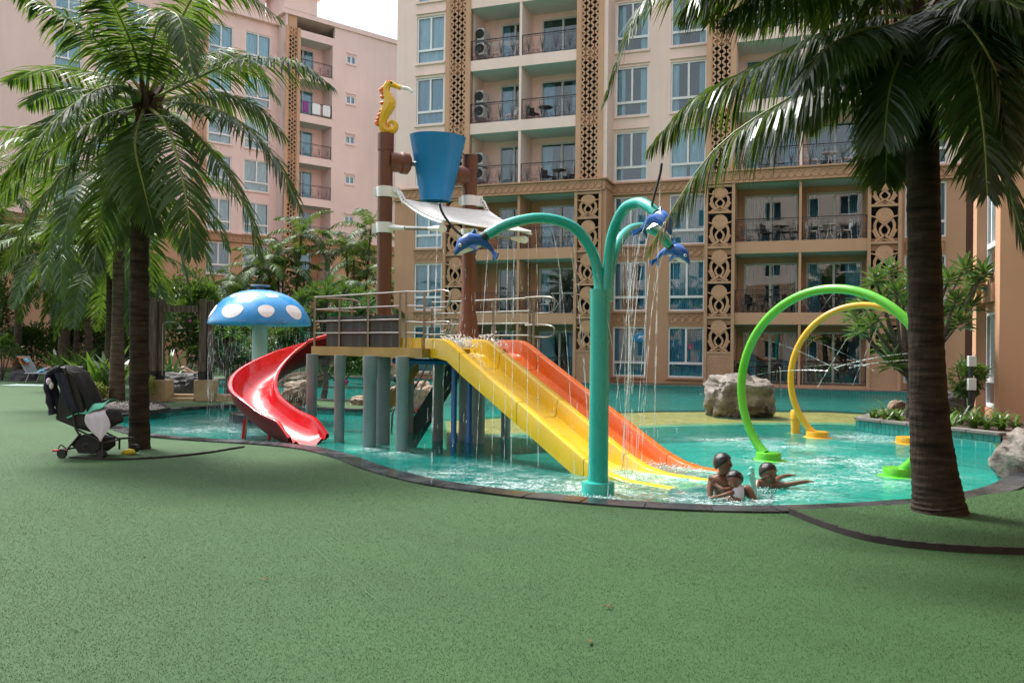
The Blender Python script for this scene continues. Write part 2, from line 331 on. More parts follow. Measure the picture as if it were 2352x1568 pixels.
def water():
    ys = list(np.arange(8.2, 16, .085))+list(np.arange(16, 24, .16))+list(np.arange(24, 42, .5)); xs = list(np.arange(-14, -9, .4))+list(np.arange(-9, 9.5, .1))+list(np.arange(9.5, 18, .4))
    mb = MB(); vs = []; foam = []
    for y in ys:
        for x in xs:
            k = 1 if y < 18 else .6
            z = -.10 + k*(.010*mnoise.noise((x*1.6, y*2.4, 0)) + .006*mnoise.noise((x*4.5, y*6, 3)))
            f = 0
            for fx, fy, rx, ry, s in FOAM:
                d = ((x-fx)/rx)**2+((y-fy)/(ry*1.6))**2
                if d < 4: f = max(f, s*math.exp(-d*1.1))
            z += .022*f*mnoise.noise((x*9, y*9, 7))
            vs.append((x, y, z)); foam.append(f)
    nx = len(xs); ins = [inpoly(v[0], v[1], POOL) for v in vs]; fs = []
    for i in range(len(ys)-1):
        for k in range(nx-1):
            q = (i*nx+k, i*nx+k+1, (i+1)*nx+k+1, (i+1)*nx+k)
            if any(ins[j] for j in q): fs.append(q)
    mb.add(vs, fs); me = mb.mesh('water', watermat(), True)
    at = me.attributes.new('foam', 'FLOAT', 'POINT'); at.data.foreach_set('value', foam)
    lpp = [(p.x, p.y) for p in lp]; a2 = me.attributes.new('shal', 'FLOAT', 'POINT'); a2.data.foreach_set('value', [1. if (16 < v[1] < 24 and inpoly(v[0], v[1], lpp)) else 0. for v in vs])
    link('pool_water', me, kind='structure')
water()
# ---- coping of dark granite slabs
def granite():
    m, n, l, b = nodes('black_granite'); c = ramp(n, l, nz(n, l, 2.2, 5), [(.35, (.018, .019, .023)), (.62, (.05, .052, .06)), (.8, (.10, .10, .11))])
    l.new(c, b.inputs['Base Color']); l.new(ramp(n, l, nz(n, l, 1.6, 4), [(.4, (.12,)), (.65, (.45,))]), b.inputs['Roughness']); bump(n, l, b, nz(n, l, 40, 2), .08, .01); return m
MT['granite'] = granite(); MT['greystone'] = mat('grey_coping_stone', (.16, .15, .14), .6, .2, 4, 20, .2); MT['teal_tile'] = mat('teal_wall_tile', (.02, .21, .19), .15, .3, 6, spec=.6); MT['grout'] = mat('pale_grout', (.30, .45, .40), .8, .1, 8)
def coping(name, path, w, z0, z1, step, m, gap=.006, out=1):
    root = link(name, None, loc=(path[0][0], path[0][1], 0), kind='structure')
    p = [V((q[0], q[1], 0)) for q in path]; L = [0]
    for a, b in zip(p, p[1:]): L.append(L[-1]+(b-a).length)
    def at(s):
        for i in range(len(p)-1):
            if L[i+1] >= s or i == len(p)-2: return p[i].lerp(p[i+1], (s-L[i])/max(L[i+1]-L[i], 1e-6)), (p[i+1]-p[i]).normalized()
    s = 0
    while s < L[-1]-.05:
        e = min(s+step, L[-1]); mb = MB(); rows = []; dz = rnd(-.002, .002)
        k = max(2, int((e-s)/.15)+1)
        for j in range(k):
            q, d = at(s+gap+(e-s-2*gap)*j/(k-1)); nr = V((d.y, -d.x, 0))*out
            i_, o_ = q-nr*.035, q+nr*w
            rows.append([V((i_.x,i_.y,z0)), V((o_.x,o_.y,z0)), V((o_.x,o_.y,z1+dz)), V((i_.x,i_.y,z1+dz))])
        mb.grid(rows, True); nn = len(mb.v); mb.f += [(3,2,1,0),(nn-4,nn-3,nn-2,nn-1)]; mb.m += [0,0]
        mb.build('slab', m, root, world=True); s = e
    return root
coping('pool_coping', front+[V((6.8,11.2,0))], .27, -.09, .022, .62, MT['granite'])
coping('pool_coping', pen[20:]+[V((-8.3,17.4,0)), V((-8.25,16.75,0))], .25, -.02, .05, .6, MT['granite'])
coping('pool_coping', pen[:21], .2, -.02, .03, .7, MT['greystone'])
coping('pool_coping', [(p[0],p[1]) for p in far], .24, -.03, .02, 1.2, MT['greystone'])
tile_me = MB().box(-.049,.049,-.006,.006,-.049,.049).mesh('tile', MT['teal_tile'])
def tilewall(path, z0, rows, name, backing=True):
    root = link(name, None, loc=(path[0].x, path[0].y, 0), kind='structure'); bk = MB(); k = 0
    for a, b in zip(path, path[1:]):
        d = (b-a); L = d.length; d.normalize(); nr = V((d.y, -d.x, 0)); m = max(1, int(round(L/.105)))
        bk.add([a+nr*.004+V((0,0,z0)), b+nr*.004+V((0,0,z0)), b+nr*.004+V((0,0,z0+rows*.105)), a+nr*.004+V((0,0,z0+rows*.105))], [(0,1,2,3)])
        for i in range(m):
            for r in range(rows):
                q = a.lerp(b, (i+.5)/m)+nr*(.009+rnd(0,.002)); o = link('tile', tile_me, root, loc=(q.x-path[0].x, q.y-path[0].y, z0+.0525+.105*r), rot=(0,0,math.atan2(d.y, d.x)))
    bk.build('grout_bed', MT['grout'], root, world=True)
tilewall([p for p in pen[28:51]][::-1], -.2, 2, 'pool_back_wall')
# ---- planter by the right-hand wall
PL = [V((8.6,14.5,0)), V((7.3,17.43,0)), V((8.3,18.9,0)), V((10.2,21.6,0)), V((11.0,19.4,0)), V((10.25,17.4,0)), V((12.5,16.4,0)), V((12.5,13.2,0)), V((8.3,13.2,0))]
MT['soil'] = mat('brown_soil', (.07, .045, .03), .9, .4, 14, 40, .6)
pl_root = thing('planter', 'low planter bed walled with teal tiles and grey coping beside the pool', 'planter', (7.3,17.43,0))
mb = MB(); mb.prism([(p.x,p.y) for p in PL][::-1], -.4, .13); mb.build('soil_bed', MT['soil'], pl_root, world=True)
for a, b in ((PL[0],PL[1]),(PL[1],PL[2]),(PL[2],PL[3])):
    d = (b-a).normalized(); nr = V((d.y,-d.x,0)); nr = -nr if nr.dot(V((5,15,0))-a) < 0 else nr
    L = (b-a).length; m = int(L/.105)
    wb = MB(); wb.add([a+nr*.03+V((0,0,-.5)), b+nr*.03+V((0,0,-.5)), b+nr*.03+V((0,0,.135)), a+nr*.03+V((0,0,.135))], [(0,1,2,3)]); wb.build('grout_bed', MT['grout'], pl_root, world=True)
    for i in range(m):
        for r in range(3):
            q = a.lerp(b, (i+.5)/m)+nr*(.035+rnd(0,.002)); link('tile', tile_me, pl_root, loc=(q.x-7.3, q.y-17.43, -.125+.0525+.105*r-.06), rot=(0,0,math.atan2(d.y,d.x)))
    k = int(L/.6)
    for i in range(k):
        q0 = a.lerp(b, i/k+.004); q1 = a.lerp(b, (i+1)/k-.004); cb = MB(); cb.beam((q0+q1)/2+(q0-q1)/2-nr*.06+V((0,0,.165)), (q0+q1)/2-(q0-q1)/2-nr*.06+V((0,0,.165)), .26, .045); cb.build('coping_slab', MT['greystone'], pl_root, world=True)
# ---- turf beds round the palms, edged in dark rubber
MT['rubber'] = mat('black_rubber_edge', (.022, .018, .016), .8, .3, 10, 25, .4)
def bed(name, pts, close, h, lab):
    root = thing(name, lab, 'turf bed', (pts[0].x, pts[0].y, 0)); path = bez(pts, 40); ed = MB()
    for a, b in zip(path, path[1:]):
        d = (b-a).normalized(); ed.beam(V((a.x,a.y,h/2)), V((b.x,b.y,h/2+.001)), .03, h+.012+rnd(-.006,.006))
    ed.build('edging', MT['rubber'], root, world=True)
    poly = [(p.x, p.y) for p in path]+close; vs = []
    o = sheet('turf_patch', poly, [], h-.004, MT['turf']); o.parent = root; o.matrix_parent_inverse = Matrix.Translation(-V(root.location))
    return root, poly
bedR, polyR = bed('palm_bed', [G(x, y) for x, y in [(1815,1180),(1900,1214),(2000,1243),(2150,1263),(2352,1272),(2500,1262)]], [(6.2,8.2),(6.2,9.6),(5.3,9.1),(4.35,8.52),(2.95,8.1)], .05, 'raised turf bed with a black edge round the leaning dark palm')
bedL, polyL = bed('palm_bed', [G(x, y) for x, y in [(160,1052),(250,1056),(350,1053),(460,1043),(560,1027)]], [tuple(G(x, y)[:2]) for x, y in [(480,1020),(350,1012),(250,1015),(160,1030)]], .02, 'low turf bed edged in dark rubber round the palm by the stroller')
def patchpile(poly, h, n, seed):
    rs = np.random.RandomState(seed); xs = [p[0] for p in poly]; ys = [p[1] for p in poly]; out = []
    while len(out) < n:
        x = rs.uniform(min(xs), max(xs)); y = rs.uniform(min(ys), max(ys))
        if inpoly(x, y, poly):
            a = rs.uniform(0, 6.28); b = rs.uniform(0, 6.28); t = rs.uniform(.004, .009); w = .0022
            out.append([(x-math.cos(a)*w, y-math.sin(a)*w, h), (x+math.cos(a)*w, y+math.sin(a)*w, h), (x+math.cos(b)*t, y+math.sin(b)*t, h+t)])
    return np.array(out).reshape(-1, 3)
o = trimesh('pile', patchpile(polyR, .046, 30000, 4), MT['blade'], kind='stuff'); o.parent = bedR; o.matrix_parent_inverse = Matrix.Translation(-V(bedR.location))
# ================================================================ buildings
random.seed(11)
_cache = {}
def cached(key, fn):
    if key not in _cache: _cache[key] = fn()
    return _cache[key]
def wallpanel(name, parent, x0, x1, z0, z1, v, th, ops, m):
    xs = sorted({x0, x1}|{o[0] for o in ops}|{o[1] for o in ops}); zs = sorted({z0, z1}|{o[2] for o in ops}|{o[3] for o in ops})
    xs = [x for x in xs if x0-1e-6 <= x <= x1+1e-6]; zs = [z for z in zs if z0-1e-6 <= z <= z1+1e-6]; mb = MB()
    for za, zb in zip(zs, zs[1:]):
        run = None
        for xa, xb in zip(xs, xs[1:]):
            cx, cz = (xa+xb)/2, (za+zb)/2; solid = not any(o[0] < cx < o[1] and o[2] < cz < o[3] for o in ops)
            if solid: run = [run[0] if run else xa, xb]
            if (not solid or xb == xs[-1]) and run: mb.box(run[0], run[1], v, v+th, za, zb); run = None
    return mb.build(name, m, parent)
def wavy(w, h, folds, amp):
    rows = []; n = folds*4
    for z in (0, h): rows.append([V((w*i/n, amp*math.sin(i*math.pi/2+.4)+rnd(-.3,.3)*amp, z)) for i in range(n+1)])
    return MB().grid(rows)
def window(parent, x0, x1, z0, z1, v, tr=.64, frame='upvc', curtain='curtain', openx=None, label=None):
    w, h = x1-x0, z1-z0; t = .075
    def fr():
        mb = MB(); mb.box(0, w, 0, .09, 0, t); mb.box(0, w, 0, .09, h-t, h); mb.box(0, t, 0, .09, t, h-t); mb.box(w-t, w, 0, .09, t, h-t)
        if tr: mb.box(t, w-t, -.01, .09, tr-.05, tr+.06); mb.box(w/2-.045, w/2+.045, -.012, .085, tr+.06, h-t)
        else: mb.box(w/2-.05, w/2+.05, -.012, .085, t, h-t)
        return mb.mesh('window_frame', MT[frame])
    o = link('window', cached(('fr', round(w,3), round(h,3), tr, frame), fr), parent, loc=(x0, v, z0), label=label)
    def pane(pw, ph): return cached(('pane', round(pw,3), round(ph,3)), lambda: MB().box(0, pw, 0, .012, 0, ph).mesh('pane', MT['glass']))
    if tr:
        ph = h-t-tr-.06; pw = w/2-t-.045
        link('pane', pane(pw, ph), o, loc=(t, .035, tr+.06)); link('pane', pane(pw, ph), o, loc=(w/2+.045, .05, tr+.06)); link('pane', pane(w-2*t, tr-.05-t), o, loc=(t, .04, t))
    else:
        pw = w/2-t-.05; link('pane', pane(pw, h-2*t), o, loc=(t, .035, t)); link('pane', pane(pw, h-2*t), o, loc=(w/2+.05, .05, t))
    if curtain:
        q = wavy((w-.1)*(.98 if openx is None else openx), h-.12, int(9*w*(1 if openx is None else openx))+2, .035)
        q.build('curtain', MT[curtain], o, loc=(.05, .2, .06))
        if openx is not None and openx < .5: wavy((w-.1)*openx, h-.12, int(9*w*openx)+2, .035).build('curtain', MT[curtain], o, loc=(w-.05-(w-.1)*openx, .2, .06))
    return o
def sill(parent, x0, x1, z, v, m, d=.1, h=.09): MB().box(x0-.05, x1+.05, v-d, v, z-h, z).build('sill', m, parent)
def railing_mesh(w, fine=True):
    mb = MB(); r = .016
    mb.beam((0,0,.93),(w,0,.93),.045,.035); mb.beam((0,0,.84),(w,0,.84),.014); mb.beam((0,0,.05),(w,0,.05),.02)
    for x in (.02, w-.02): mb.beam((x,0,0),(x,0,.93),.03)
    n = max(2, int(round(w/.62))); p = w/n
    for i in range(n+1): mb.beam((i*p,0,.84),(i*p,0,.93),.014)
    for i in range(n):
        c = p*(i+.5); mb.tube([(c,0,.05),(c,0,.45),(c,0,.7)], .011, 3, False)
        for s in (-1, 1):
            for k in range(5 if fine else 3):
                t = k/4 if fine else k/2; ex = c+s*p*(.10+.36*(1-t*.75)); ez = .34+.46*t
                mb.tube([(c,0,.12+.22*t),(c+s*p*.10,0,.30+.3*t),((c+ex)/2+s*p*.06,0,ez*.85+.13),(ex,0,ez-.02)], .009, 3, False)
            cx, cz = c+s*p*.30, .16; mb.tube([(cx+s*p*.17*(1-q/11)*math.cos(q*.9), 0, cz+.10*(1-q/12)*math.sin(q*.9)) for q in range(11)], .009, 3, False)
            mb.tube([(c,0,.1),(c+s*p*.2,0,.05),(c+s*p*.48,0,.2)], .009, 3, False)
    mb.mi = 1
    for i in range(n):
        for s, dx, dz in ((-1,.28,.55),(1,.28,.55),(1,.05,.38),(-1,.16,.72)):
            mb.ball((p*(i+.5)+s*p*dx, -.012, dz), .017, 5, 4)
    return mb.mesh('railing', [MT['iron'], MT['gold']])
def railing(parent, x0, x1, z, v, fine=True): return link('railing', cached(('rail', round(x1-x0,2), fine), lambda: railing_mesh(x1-x0, fine)), parent, loc=(x0, v, z))
def balcony(parent, x0, x1, zf, zt, v, m, depth=1.7, door=None, curtain='curtain2', fine=True, rail=True, openx=None):
    mb = MB(); th = .1
    mb.mi = 0; mb.box(x0, x1, v+.01, v+depth, zf-.12, zf-.004); mb.mi = 1; mb.box(x0, x1, v+.01, v+depth+.01, zt, zt+.08)
    mb.mi = 0; d0, d1 = door; dt = zf+2.22
    mb.box(x0, d0, v+depth, v+depth+th, zf, zt); mb.box(d1, x1, v+depth, v+depth+th, zf, zt); mb.box(d0, d1, v+depth, v+depth+th, dt, zt)
    mb.build('balcony', [m, MT['ceil']], parent)
    window(parent, d0, d1, zf+.0, dt, v+depth-.03, 0, 'greyframe', curtain, openx)
    if rail: railing(parent, x0+.01, x1-.01, zf+.02, v+.06, fine)
def lattice_mesh(w, h):                                # pierced stepped-diamond screen, cells of 5 cm
    c = .05; nx = int(round(w/c)); nz_ = int(round(h/c)); mb = MB(); ox = -nx*c/2
    def hole(i, k):
        i -= nx//2
        for dx, dz in ((0,0),(4,3)):
            a = (i-dx+4) % 8-4; b = (k-dz+3) % 6-3
            if abs(a)+abs(b) <= 2: return True
        return ((i-4) % 8 == 0 and k % 6 == 0) or (i % 8 == 0 and (k-3) % 6 == 0)
    for k in range(nz_):
        run = None
        for i in range(nx+1):
            s = i < nx and (i in (0, nx-1) or not hole(i, k))
            if s and run is None: run = i
            if not s and run is not None: mb.box(ox+run*c, ox+i*c, 0, .07, k*c, k*c+c); run = None
    return mb.mesh('lattice_screen', MT['latpier'])
def ribbon(mb, pts, w, y0, y1):
    pts = [V((p[0], p[1])) for p in pts]; ws = w if isinstance(w, list) else [w]*len(pts); L = []; Rr = []
    for i, p in enumerate(pts):
        d = (pts[min(i+1, len(pts)-1)]-pts[max(i-1, 0)]).normalized(); nn = V((-d.y, d.x))*ws[i]/2; L.append(p+nn); Rr.append(p-nn)
    rows = [[V((a.x,y0,a.y)), V((b.x,y0,b.y)), V((b.x,y1,b.y)), V((a.x,y1,a.y))] for a, b in zip(L, Rr)]
    mb.grid(rows, True)
def octopus_mesh():                                    # cast ornament 1.0 wide, 1.36 high
    mb = MB(); MX = Matrix(((1,0,0,0),(0,0,1,0),(0,1,0,0),(0,0,0,1)))
    head = [(.34*math.cos(a), .98+.34*math.sin(a)) for a in [math.pi*i/12 for i in range(13)]]+[(-.30,.86),(-.20,.76),(-.07,.66),(-.05,.60),(.05,.60),(.07,.66),(.20,.76),(.30,.86)]
    mb.prism(head[::-1], 0, .06, MX)
    def arc(pts, w, y=.0, t=.05):
        q = [(p.x, p.y) for p in bez([(a, b, 0) for a, b in pts], 10)]
        for s in (1, -1): ribbon(mb, [(s*x, z) for x, z in q], w if not isinstance(w, tuple) else [w[0]+(w[1]-w[0])*i/10 for i in range(11)], y, y+t)
    arc([(.5,1.0),(.32,.94),(.14,.82),(0,.76)], .055, -.025, .04)
    arc([(.05,.64),(.16,.48),(.15,.34),(.05,.18)], .085)
    arc([(.27,.86),(.36,.66),(.33,.42),(.20,.14)], .11, .005)
    for s in (1, -1):
        p = [(s*.36,.55),(s*.49,.40),(s*.42,.32),(s*.38,.22),(s*.27,.05),(s*.30,.30)]
        mb.prism(p if s < 0 else p[::-1], .01, .05, MX)
        mb.ball((s*.10, -.0, 1.06), .025, 5, 4)
    arc([(0,.24),(.14,.12),(.36,-.02)], .10, -.01, .06); arc([(0,.07),(.10,.02),(.2,-.02)], .05, 0, .05)
    return mb.mesh('octopus_ornament', MT['lattice'])
def ring_mesh():
    mb = MB(); rows = []
    for i in range(14):
        a = 2*math.pi*i/14; rows.append([V(((.135+.03*math.cos(b))*math.cos(a), -.05*math.sin(b), (.135+.03*math.cos(b))*math.sin(a))) for b in (0, math.pi*.33, math.pi*.67, math.pi)])
    rows.append(rows[0]); mb.grid(rows); return mb.mesh('ring', MT['tan_trim'])
RING = ring_mesh(); OCT = octopus_mesh()
def cornice(parent, x0, x1, v, z0=8.68, z1=9.12):
    c = MB(); c.box(x0, x1, v-.10, v, z0, z1); c.box(x0-.02, x1+.02, v-.2, v+.02, z1+.001, z1+.07); c.box(x0-.01, x1+.01, v-.15, v-.0, z0-.05, z0-.001)
    o = c.build('cornice', MT['tan_trim'], parent); n = int((x1-x0)/.31); p = (x1-x0)/n
    for i in range(n): link('ring', RING, o, loc=(x0+p*(i+.5), v-.10, (z0+z1)/2), scale=(1,1,1.1))
    return o
def ringpanel(parent, x0, x1, zc, v):
    c = MB(); h = .17; w = .035
    c.box(x0, x1, v-.04, v, zc+h, zc+h+w); c.box(x0, x1, v-.04, v, zc-h-w, zc-h); c.box(x0, x0+w, v-.04, v, zc-h, zc+h); c.box(x1-w, x1, v-.04, v, zc-h, zc+h)
    o = c.build('ring_frieze', MT['tan_trim'], parent)
    for i in range(4): link('ring', RING, o, loc=(x0+.1+(x1-x0-.2)*(i+.5)/4, v, zc), scale=(.98,1,.98))
def scale_mesh(w, h):
    mb = MB(); r = .085; k = 0; z = 0
    while z < h-.05:
        x = -w/2+(r if k % 2 else 0)+r
        while x < w/2-r*.5:
            mb.tube([(x+r*math.cos(a), 0, z+.06-r*.7*math.sin(a)) for a in [math.pi*i/5 for i in range(6)]], .012, 3, False); x += 2*r
        z += .095; k += 1
    return mb.mesh('fish_scale_relief', MT['lattice'])
def pier(parent, x0, x1, v, upto, fromz=9.19, infill=True, low=True):
    xc = (x0+x1)/2; w = x1-x0; pw = 1.0
    m = MB(); e = (w-pw)/2
    if low:
        for a, b in ((x0, x0+e), (x1-e, x1)): m.box(a, b, v-.12, v+.3, -.05, 8.62)
        for z in (1.38, 2.88, 4.38, 5.88, 7.38, 8.5): m.box(x0+e, x1-e, v-.10, v+.12, z, z+.1)
        m.box(x0+e, x1-e, v-.06, v+.3, -.05, 1.38)
        o = m.build('pier', MT['tan_trim'], parent)
        link('fish_scale_relief', cached(('scale', round(pw,2)), lambda: scale_mesh(pw-.04, 1.15)), o, loc=(xc, v-.062, .14))
        for i, z in enumerate((1.48, 2.98, 4.48, 5.98, 7.48)): link('octopus_ornament', OCT, o, loc=(xc, v-.06, z+.03), scale=(.99, 1, 1 if i < 4 else .74))
        b = MB()
        for z in (2.62, 5.62): MB().box(x0+e, x1-e, v+.08, v+.3, z, z+.5).build('slab_edge', MT['tan'], o)
    u = MB(); g = .22
    u.box(x0, x0+g, v-.06, v+.3, fromz, upto); u.box(x1-g, x1, v-.06, v+.3, fromz, upto)
    z = fromz
    while z < upto: u.box(x0+g, x1-g, v+.1, v+.3, z+2.45, min(z+3.0, upto)); z += 3
    o = u.build('lattice_pier', MT['latpier'], parent); z = fromz; lw = .95 if w-2*g > .9 else .85
    while z < upto-.5:
        link('lattice_screen', cached(('lat', lw), lambda: lattice_mesh(lw, 3.0)), o, loc=(xc, v-.03, z)); z += 3
    return o
# ---------------- main block
B = thing('apartment_building', 'tan and pink apartment block with balconies and pierced screens above the pool', 'building', BO, BA)
TOP = 24.2; floors = [.14+3*k for k in range(8)]
# wing A
wx0, wx1 = -17.98, -16.5
wops = [(wx0, wx1, .28+3*k, 2.56+3*k) for k in range(8)]
wallpanel('wall', B, -19.07, -16.42, -.4, 8.68, 0, .25, wops[:3], MT['tan']); wallpanel('wall', B, -19.07, -16.42, 8.68, TOP, 0, .25, wops[3:], MT['pink'])
MB().box(-19.07, -18.85, .25, 12, -.4, TOP).build('wall', MT['pink'], B)
CUR = ['curtain', 'curtain', 'sheer', 'sheer', 'curtain', 'sheer', 'sheer', 'sheer']
for k in range(7):
    window(B, wx0, wx1, .28+3*k, 2.56+3*k, .06, curtain=CUR[k], openx=None)
    sill(B, wx0, wx1, .28+3*k, 0, MT['tan'] if k < 3 else MT['pink'])
    if k >= 3: sill(B, wx0, wx1, 2.75+3*k, 0, MT['pink'], .09, .07)
for k in (1, 2): ringpanel(B, wx0, wx1, -.08+3*k, 0)
cornice(B, -19.1, -8.64, -.02); cornice(B, -8.5, -4.1, 1.4); cornice(B, -4.2, 3.62, -.02); cornice(B, 3.66, 5.98, 1.4)
c = MB(); c.box(-8.62, -8.5, -.1, 1.4, 8.68, 9.12); c.box(-8.62, -8.4, -.2, 1.4, 9.125, 9.19); o = c.build('cornice', MT['tan_trim'], B)
for i in range(4): link('ring', RING, o, loc=(-8.5, .1+i*.34, 8.9), rot=(0,0,R(90)))
pier(B, -16.42, -15.13, 0, 21.19); pier(B, -9.9, -8.64, 0, 21.19); pier(B, -4.1, -2.84, 0, 21.19); pier(B, 2.35, 3.6, 0, 21.19)
for (a, b) in ((-16.42,-15.13), (-9.9,-8.64), (-4.1,-2.84), (2.35,3.6)):
    MB().box(a+.05, b-.05, .9, 1.0, -.3, TOP).build('screen_backing', MT['void'], B)
MB().box(-8.66, -8.45, .0, 1.4, -.4, 8.68).build('return_wall', MT['tan'], B); MB().box(-8.66, -8.45, .0, 1.4, 9.19, TOP).build('return_wall', MT['pink'], B)
MB().box(3.56, 3.7, .3, 1.4, -.4, TOP).build('return_wall', MT['tan'], B); MB().box(-4.12, -4.0, .3, 1.4, -.4, TOP).build('return_wall', MT['tan'], B)
# balconies A and C
def bays(bx, doors, lo, hi):
    for k in range(lo, hi):
        m = MT['tan'] if k < 3 else MT['pink']
        for (x0, x1), d in zip(bx, doors):
            zt = floors[k]+2.5
            balcony(B, x0, x1, floors[k], zt, 0, m, door=d, curtain=random.choice(['curtain2','curtain2','curtain']) if k < 3 else random.choice(['curtain2','curtain','curtain']), openx=random.choice([.2, .35, .28, .5, .24]))
        zb0 = floors[k]+2.5; zb1 = floors[k]+3.0
        if k == 2: zb1 = 8.62
        o = MB().box(bx[0][0], bx[1][1], 0, .16, zb0+.001, zb1).build('balcony_beam', m, B)
        MB().box(bx[0][1], bx[1][0], .02, 1.7, floors[k]-.1, floors[k]+2.5).build('party_wall', m, B)
        for xx, s in ((bx[0][0], -1), (bx[1][1], 1)): MB().box(min(xx, xx+s*.1), max(xx, xx+s*.1), .1, 1.75, floors[k]-.1, floors[k]+2.5).build('side_wall', m, B)
    MB().box(bx[0][0], bx[1][1], 0, .3, -.4, floors[0]-.02).build('plinth', MT['tan'], B)
bays(((-15.13,-12.68),(-12.56,-9.9)), ((-14.2,-12.75),(-12.1,-10.0)), 0, 7)
bays(((-2.84,-.27),(-.17,2.35)), ((-2.58,-.34),(.02,2.25)), 0, 7)
# bay B
bops = [(x0, x1, .28+3*k, 2.56+3*k) for k in range(8) for x0, x1 in ((-8.4,-6.87),(-5.86,-4.25))]
wallpanel('wall', B, -8.5, -4.1, -.4, 8.68, 1.4, .25, [o for o in bops if o[3] < 8.7], MT['tan']); wallpanel('wall', B, -8.5, -4.1, 8.68, TOP, 1.4, .25, [o for o in bops if o[3] > 8.7], MT['pink'])
for k in range(7):
    for j, (x0, x1) in enumerate(((-8.4,-6.87),(-5.86,-4.25))):
        opn = None if k in (0,) else random.choice([.2, .3, .25, .45]) if k > 2 else (.22 if (k == 1 and j == 0) else None)
        window(B, x0, x1, .28+3*k, 2.56+3*k, 1.46, curtain='curtain' if k < 3 else 'sheer', openx=opn)
        sill(B, x0, x1, .28+3*k, 1.4, MT['tan'] if k < 3 else MT['pink'])
        if k >= 3: sill(B, x0, x1, 2.75+3*k, 1.4, MT['pink'], .09, .07)
        if k in (1, 2): ringpanel(B, x0+.03, x1-.03, -.08+3*k, 1.4)
# bay at the right end
rops = [(3.85, 5.4, .28+3*k, 2.56+3*k) for k in range(8)]
wallpanel('wall', B, 3.7, 5.98, -.4, 8.68, 1.4, .25, [o for o in rops if o[3] < 8.7], MT['tan']); wallpanel('wall', B, 3.7, 5.98, 8.68, TOP, 1.4, .25, [o for o in rops if o[3] > 8.7], MT['pink'])
for k in range(5):
    window(B, 3.85, 5.4, .28+3*k, 2.56+3*k, 1.46, curtain='curtain', openx=None if k % 2 else .3)
    if k in (1, 2): ringpanel(B, 3.88, 5.37, -.08+3*k, 1.4)
MB().box(5.98, 6.1, 1.4, 4.2, -.4, TOP).build('return_wall', MT['tan'], B); MB().box(6.1, 20, 4.0, 4.2, -.4, TOP).build('recess_wall', MT['shaded_tan'], B)  # recess shade is painted into the back wall's colour
MB().box(-18.8, 6, 2.6, 2.7, -.4, TOP-.1).build('room_backing', MT['void'], B)
MB().box(-19.2, 12, -.25, 12, TOP, TOP+.5).build('roof', MT['pink'], B)
# plinth strip on the pool rim
MB().box(-19.0, 3.7, -.22, -.0, -.3, .0).build('plinth_step', MT['tan'], B)
# ---------------- left block, receding to the right
LA = R(40); LO = V((-13.4, 61, 0))
L_ = thing('apartment_building', 'pink apartment block with small square windows behind the coconut palm', 'building', LO, LA)
LT = 25.0
def LU(px, py=400):                                   # along-facade coordinate of a pixel column
    d = ray(px, py); n = V((-math.sin(LA), math.cos(LA), 0)); t = (LO-CAMP).dot(n)/d.dot(n); return (CAMP+d*t-LO).dot(V((math.cos(LA), math.sin(LA), 0)))
ba0, ba1 = LU(686), LU(765); pi0, pi1 = LU(652), LU(686); e1 = LU(925)+2; sw0, sw1 = LU(793), LU(814)
fl = [.14+3*k for k in range(8)]
smops = [(sw0, sw1, f+1.45, f+2.05) for f in fl]
for za, zb, m in ((-.3, 8.68, 'tan'), (8.68, LT, 'rose')):
    wallpanel('wall', L_, ba1, e1, za, zb, 0, .25, [o for o in smops if za < o[2] < zb], MT[m])
for f in fl:
    window(L_, sw0, sw1, f+1.45, f+2.05, .05, 0, curtain='curtain'); sill(L_, sw0, sw1, f+1.45, 0, MT['rose'], .08, .12); sill(L_, sw0, sw1, f+2.3, 0, MT['rose'], .08, .12)
    balcony(L_, ba0, ba1-.15, f, f+2.45, 0, MT['tan'] if f < 8 else MT['rose'], depth=1.6, door=(ba0+.1, ba1-.9), curtain='curtain', fine=False, openx=random.choice([.3, .5, None]))
    MB().box(ba0, ba1-.15, 0, .15, f+2.451, f+3.0).build('balcony_beam', MT['tan'] if f < 8 else MT['rose'], L_)
    MB().box(ba1-.15, ba1, 0, 1.7, f-.1, f+3).build('side_wall', MT['rose'], L_); MB().box(ba0-.12, ba0, .3, 1.7, f-.1, f+3).build('side_wall', MT['rose'], L_)
pier(L_, pi0, pi1, 0, 24.19)
MB().box(pi0+.05, pi1-.05, .9, 1.0, -.3, LT).build('screen_backing', MT['void'], L_)
cornice(L_, pi0-.1, e1, -.02)
wc = [(LU(577), LU(636)), (LU(492), LU(548)), (LU(300), LU(352)), (LU(232), LU(285)), (LU(131), LU(196))]
left_end = LU(-260)
lops = [(a, b, f+.2, f+2.4) for a, b in wc for f in fl]
for za, zb, m in ((-.3, 8.68, 'tan'), (8.68, LT-.6, 'rose')): wallpanel('wall', L_, left_end, pi0, za, zb, 1.3, .25, [o for o in lops if za < o[2] < zb], MT[m])
for a, b in wc:
    for f in fl[1:]: window(L_, a, b, f+.2, f+2.4, 1.36, curtain='sheer' if f > 9 else 'curtain'); sill(L_, a, b, f+.2, 1.3, MT['rose'])
MB().box(pi0, pi0+.15, 0, 1.3, -.3, LT).build('return_wall', MT['rose'], L_)
pier(L_, LU(455), LU(488), 1.25, 24.19, low=False)
cornice(L_, left_end, pi0, 1.28)
MB().box(left_end, e1, 3, 3.1, -.3, LT-.2).build('room_backing', MT['void'], L_)
